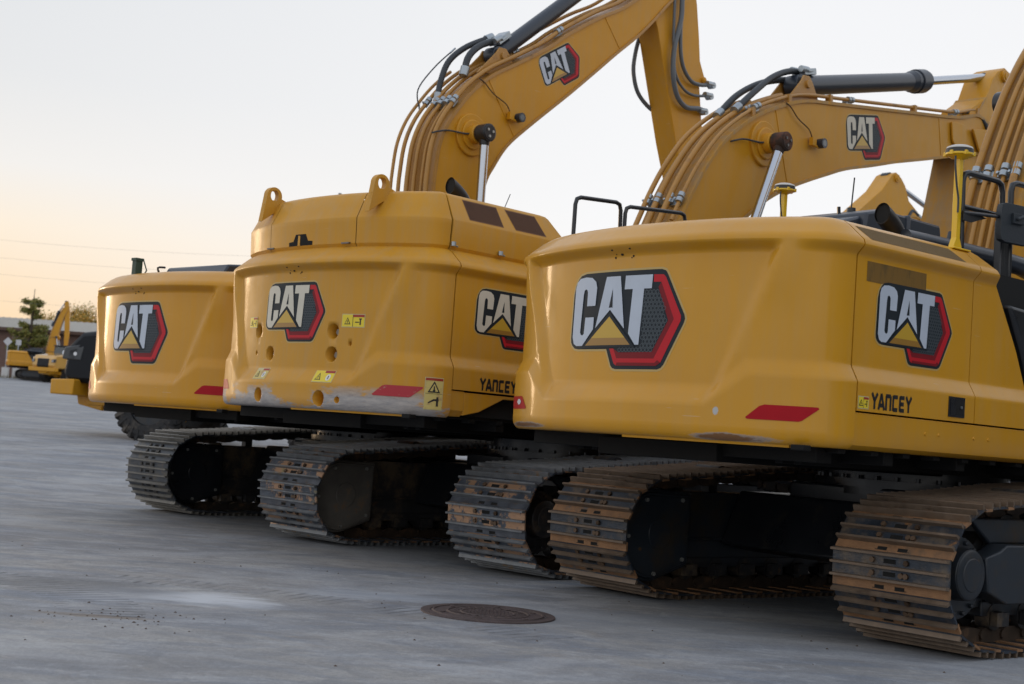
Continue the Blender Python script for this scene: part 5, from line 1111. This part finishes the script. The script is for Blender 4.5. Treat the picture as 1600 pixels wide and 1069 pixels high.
# ================================================================== trees
def tree(name, label, x, y, h, spread, n, cols, seed, kind='broad'):
    rnd = random.Random(seed); r = empty(name, (x, y, gz(y))); tag(r, label, 'tree'); m = MB()
    m.tube([(0, 0, 0), (.1, 0, h * .35), (.0, .1, h * .7), (.05, 0, h * .95)], [.22, .17, .10, .03], n=8, smooth=3); tips = []
    for k in range(26 if kind == 'broad' else 34):
        f = rnd.uniform(.28, .95); a = rnd.uniform(0, 6.28)
        L = spread * (rnd.uniform(.5, 1.) if kind == 'broad' else (1.15 - f) * rnd.uniform(.8, 1.3)); up = rnd.uniform(.1, .5) * L if kind == 'broad' else rnd.uniform(.1, .35) * L
        p0 = Vector((0, 0, h * f * .9)); p1 = p0 + Vector((math.cos(a) * L, math.sin(a) * L, up)); m.tube([p0, p0.lerp(p1, .5) + Vector((0, 0, .12 * L)), p1], [.07, .045, .015], n=5); tips.append((p0, p1))
    m.build('trunk', mat('bark', (.06, .045, .03), .9, bump=.5), r)
    for ci, col in enumerate(cols):
        m = MB()
        for k in range(n // len(cols)):
            p0, p1 = tips[rnd.randrange(len(tips))]; t_ = rnd.uniform(.25, 1.08); s_ = .16 * spread if kind == 'broad' else .06 * spread
            p = p0.lerp(p1, t_) + Vector((rnd.gauss(0, s_), rnd.gauss(0, s_), rnd.gauss(0, s_ * .8) - (0 if kind == 'broad' else .05)))
            s2 = rnd.uniform(.06, .14); u = Vector((rnd.gauss(0, 1), rnd.gauss(0, 1), rnd.gauss(0, 1))).normalized(); v = u.orthogonal().normalized(); w_ = u.cross(v) * .55
            m.add([p - v * s2, p + w_ * s2, p + v * s2, p - w_ * s2], [(0, 1, 2, 3)])
        m.build('crown', mat('leaves_%d_%d' % (seed, ci), col, .6), r)
tree('tree', 'thin green tree in front of the warehouse, left of the distant boom', -40.7, 119, 8.2, 2.3, 9000, [(.15, .17, .03), (.25, .22, .05)], 4, 'spike')
tree('tree', 'autumn coloured bushy tree rising behind the warehouse roof', -48.6, 152, 9.8, 3.8, 22000, [(.42, .27, .04), (.55, .30, .04), (.24, .22, .04)], 9)
tree('tree', 'low orange bushy tree behind the warehouse roof, right of the taller one', -44.6, 150, 8.4, 2.6, 12000, [(.52, .28, .04), (.32, .24, .04)], 12)

# utility poles out of frame carry thin wires across the left sky
for yy, x0, x1, nm_ in ((90, -48, -6, 'utility pole standing left of the yard'), ):
    pass
def pole(x, y, h, label):
    r = empty('utility_pole', (x, y, gz(y))); tag(r, label, 'utility pole'); m = MB(); m.cyl((0, 0, 0), (0, 0, h), .16, .11, n=12); m.box(-.06, .06, -1.1, 1.1, h - .9, h - .75); m.box(-.06, .06, -1.1, 1.1, h - 2.0, h - 1.85); m.build('pole', mat('bark', (.06, .045, .03), .9), r)
pole(-47, 92, 14.5, 'wooden utility pole left of the yard'); pole(-12.0, 92, 14.0, 'wooden utility pole behind the middle excavator')
for k, (z0, z1) in enumerate(((10.0, 9.7), (8.8, 8.5), (7.7, 7.4), (5.8, 5.9))):
    P = []
    for i in range(17):
        f = i / 16; P.append((-47 + 35 * f, 92 - .2 * k, z0 + gz(92) - 0 + (z1 - z0) * f - 1.2 * 4 * f * (1 - f) * .5))
    tag(MB().tube(P, .005, n=5).build('power_line', mat('wire_grey', (.30, .29, .28), .6)), ('topmost', 'second', 'third', 'lowest')[k] + ' of the thin power lines crossing the sky at left', 'power line', 'power lines between the utility poles')

# ================================================================== dark building added out of view at right for the machines' sides to mirror
r = empty('added_dark_building', (21, 4, 0)); tag(r, 'tall dark clad building added out of view right of the excavator row for reflections', 'added_dark_building')
m = MB(); m.box(0, 14, -34, 26, 0, 7.6)
for k in range(150): m.box(-.05, .0, -34 + k * .4, -33.8 + k * .4, .4, 7.5)
m.build('wall', mat('cladding_dark', (.06, .065, .055), .7, var=.15), r)
m = MB(); m.prism([(-.5, 7.6), (7, 9.0), (14.5, 7.6), (14.5, 7.75), (7, 9.15), (-.5, 7.75)], -34.5, 26.5); m.build('roof', rf, r)
for y in (-22, -8, 6, 18):
    m = MB(); m.box(-.12, -.05, y - 2.4, y + 2.4, 0, 4.8)
    for k in range(12): m.box(-.15, -.12, y - 2.4, y + 2.4, .1 + k * .4, .14 + k * .4)
    m.build('roller_door', mat('door_grey', (.12, .12, .12), .5), r)
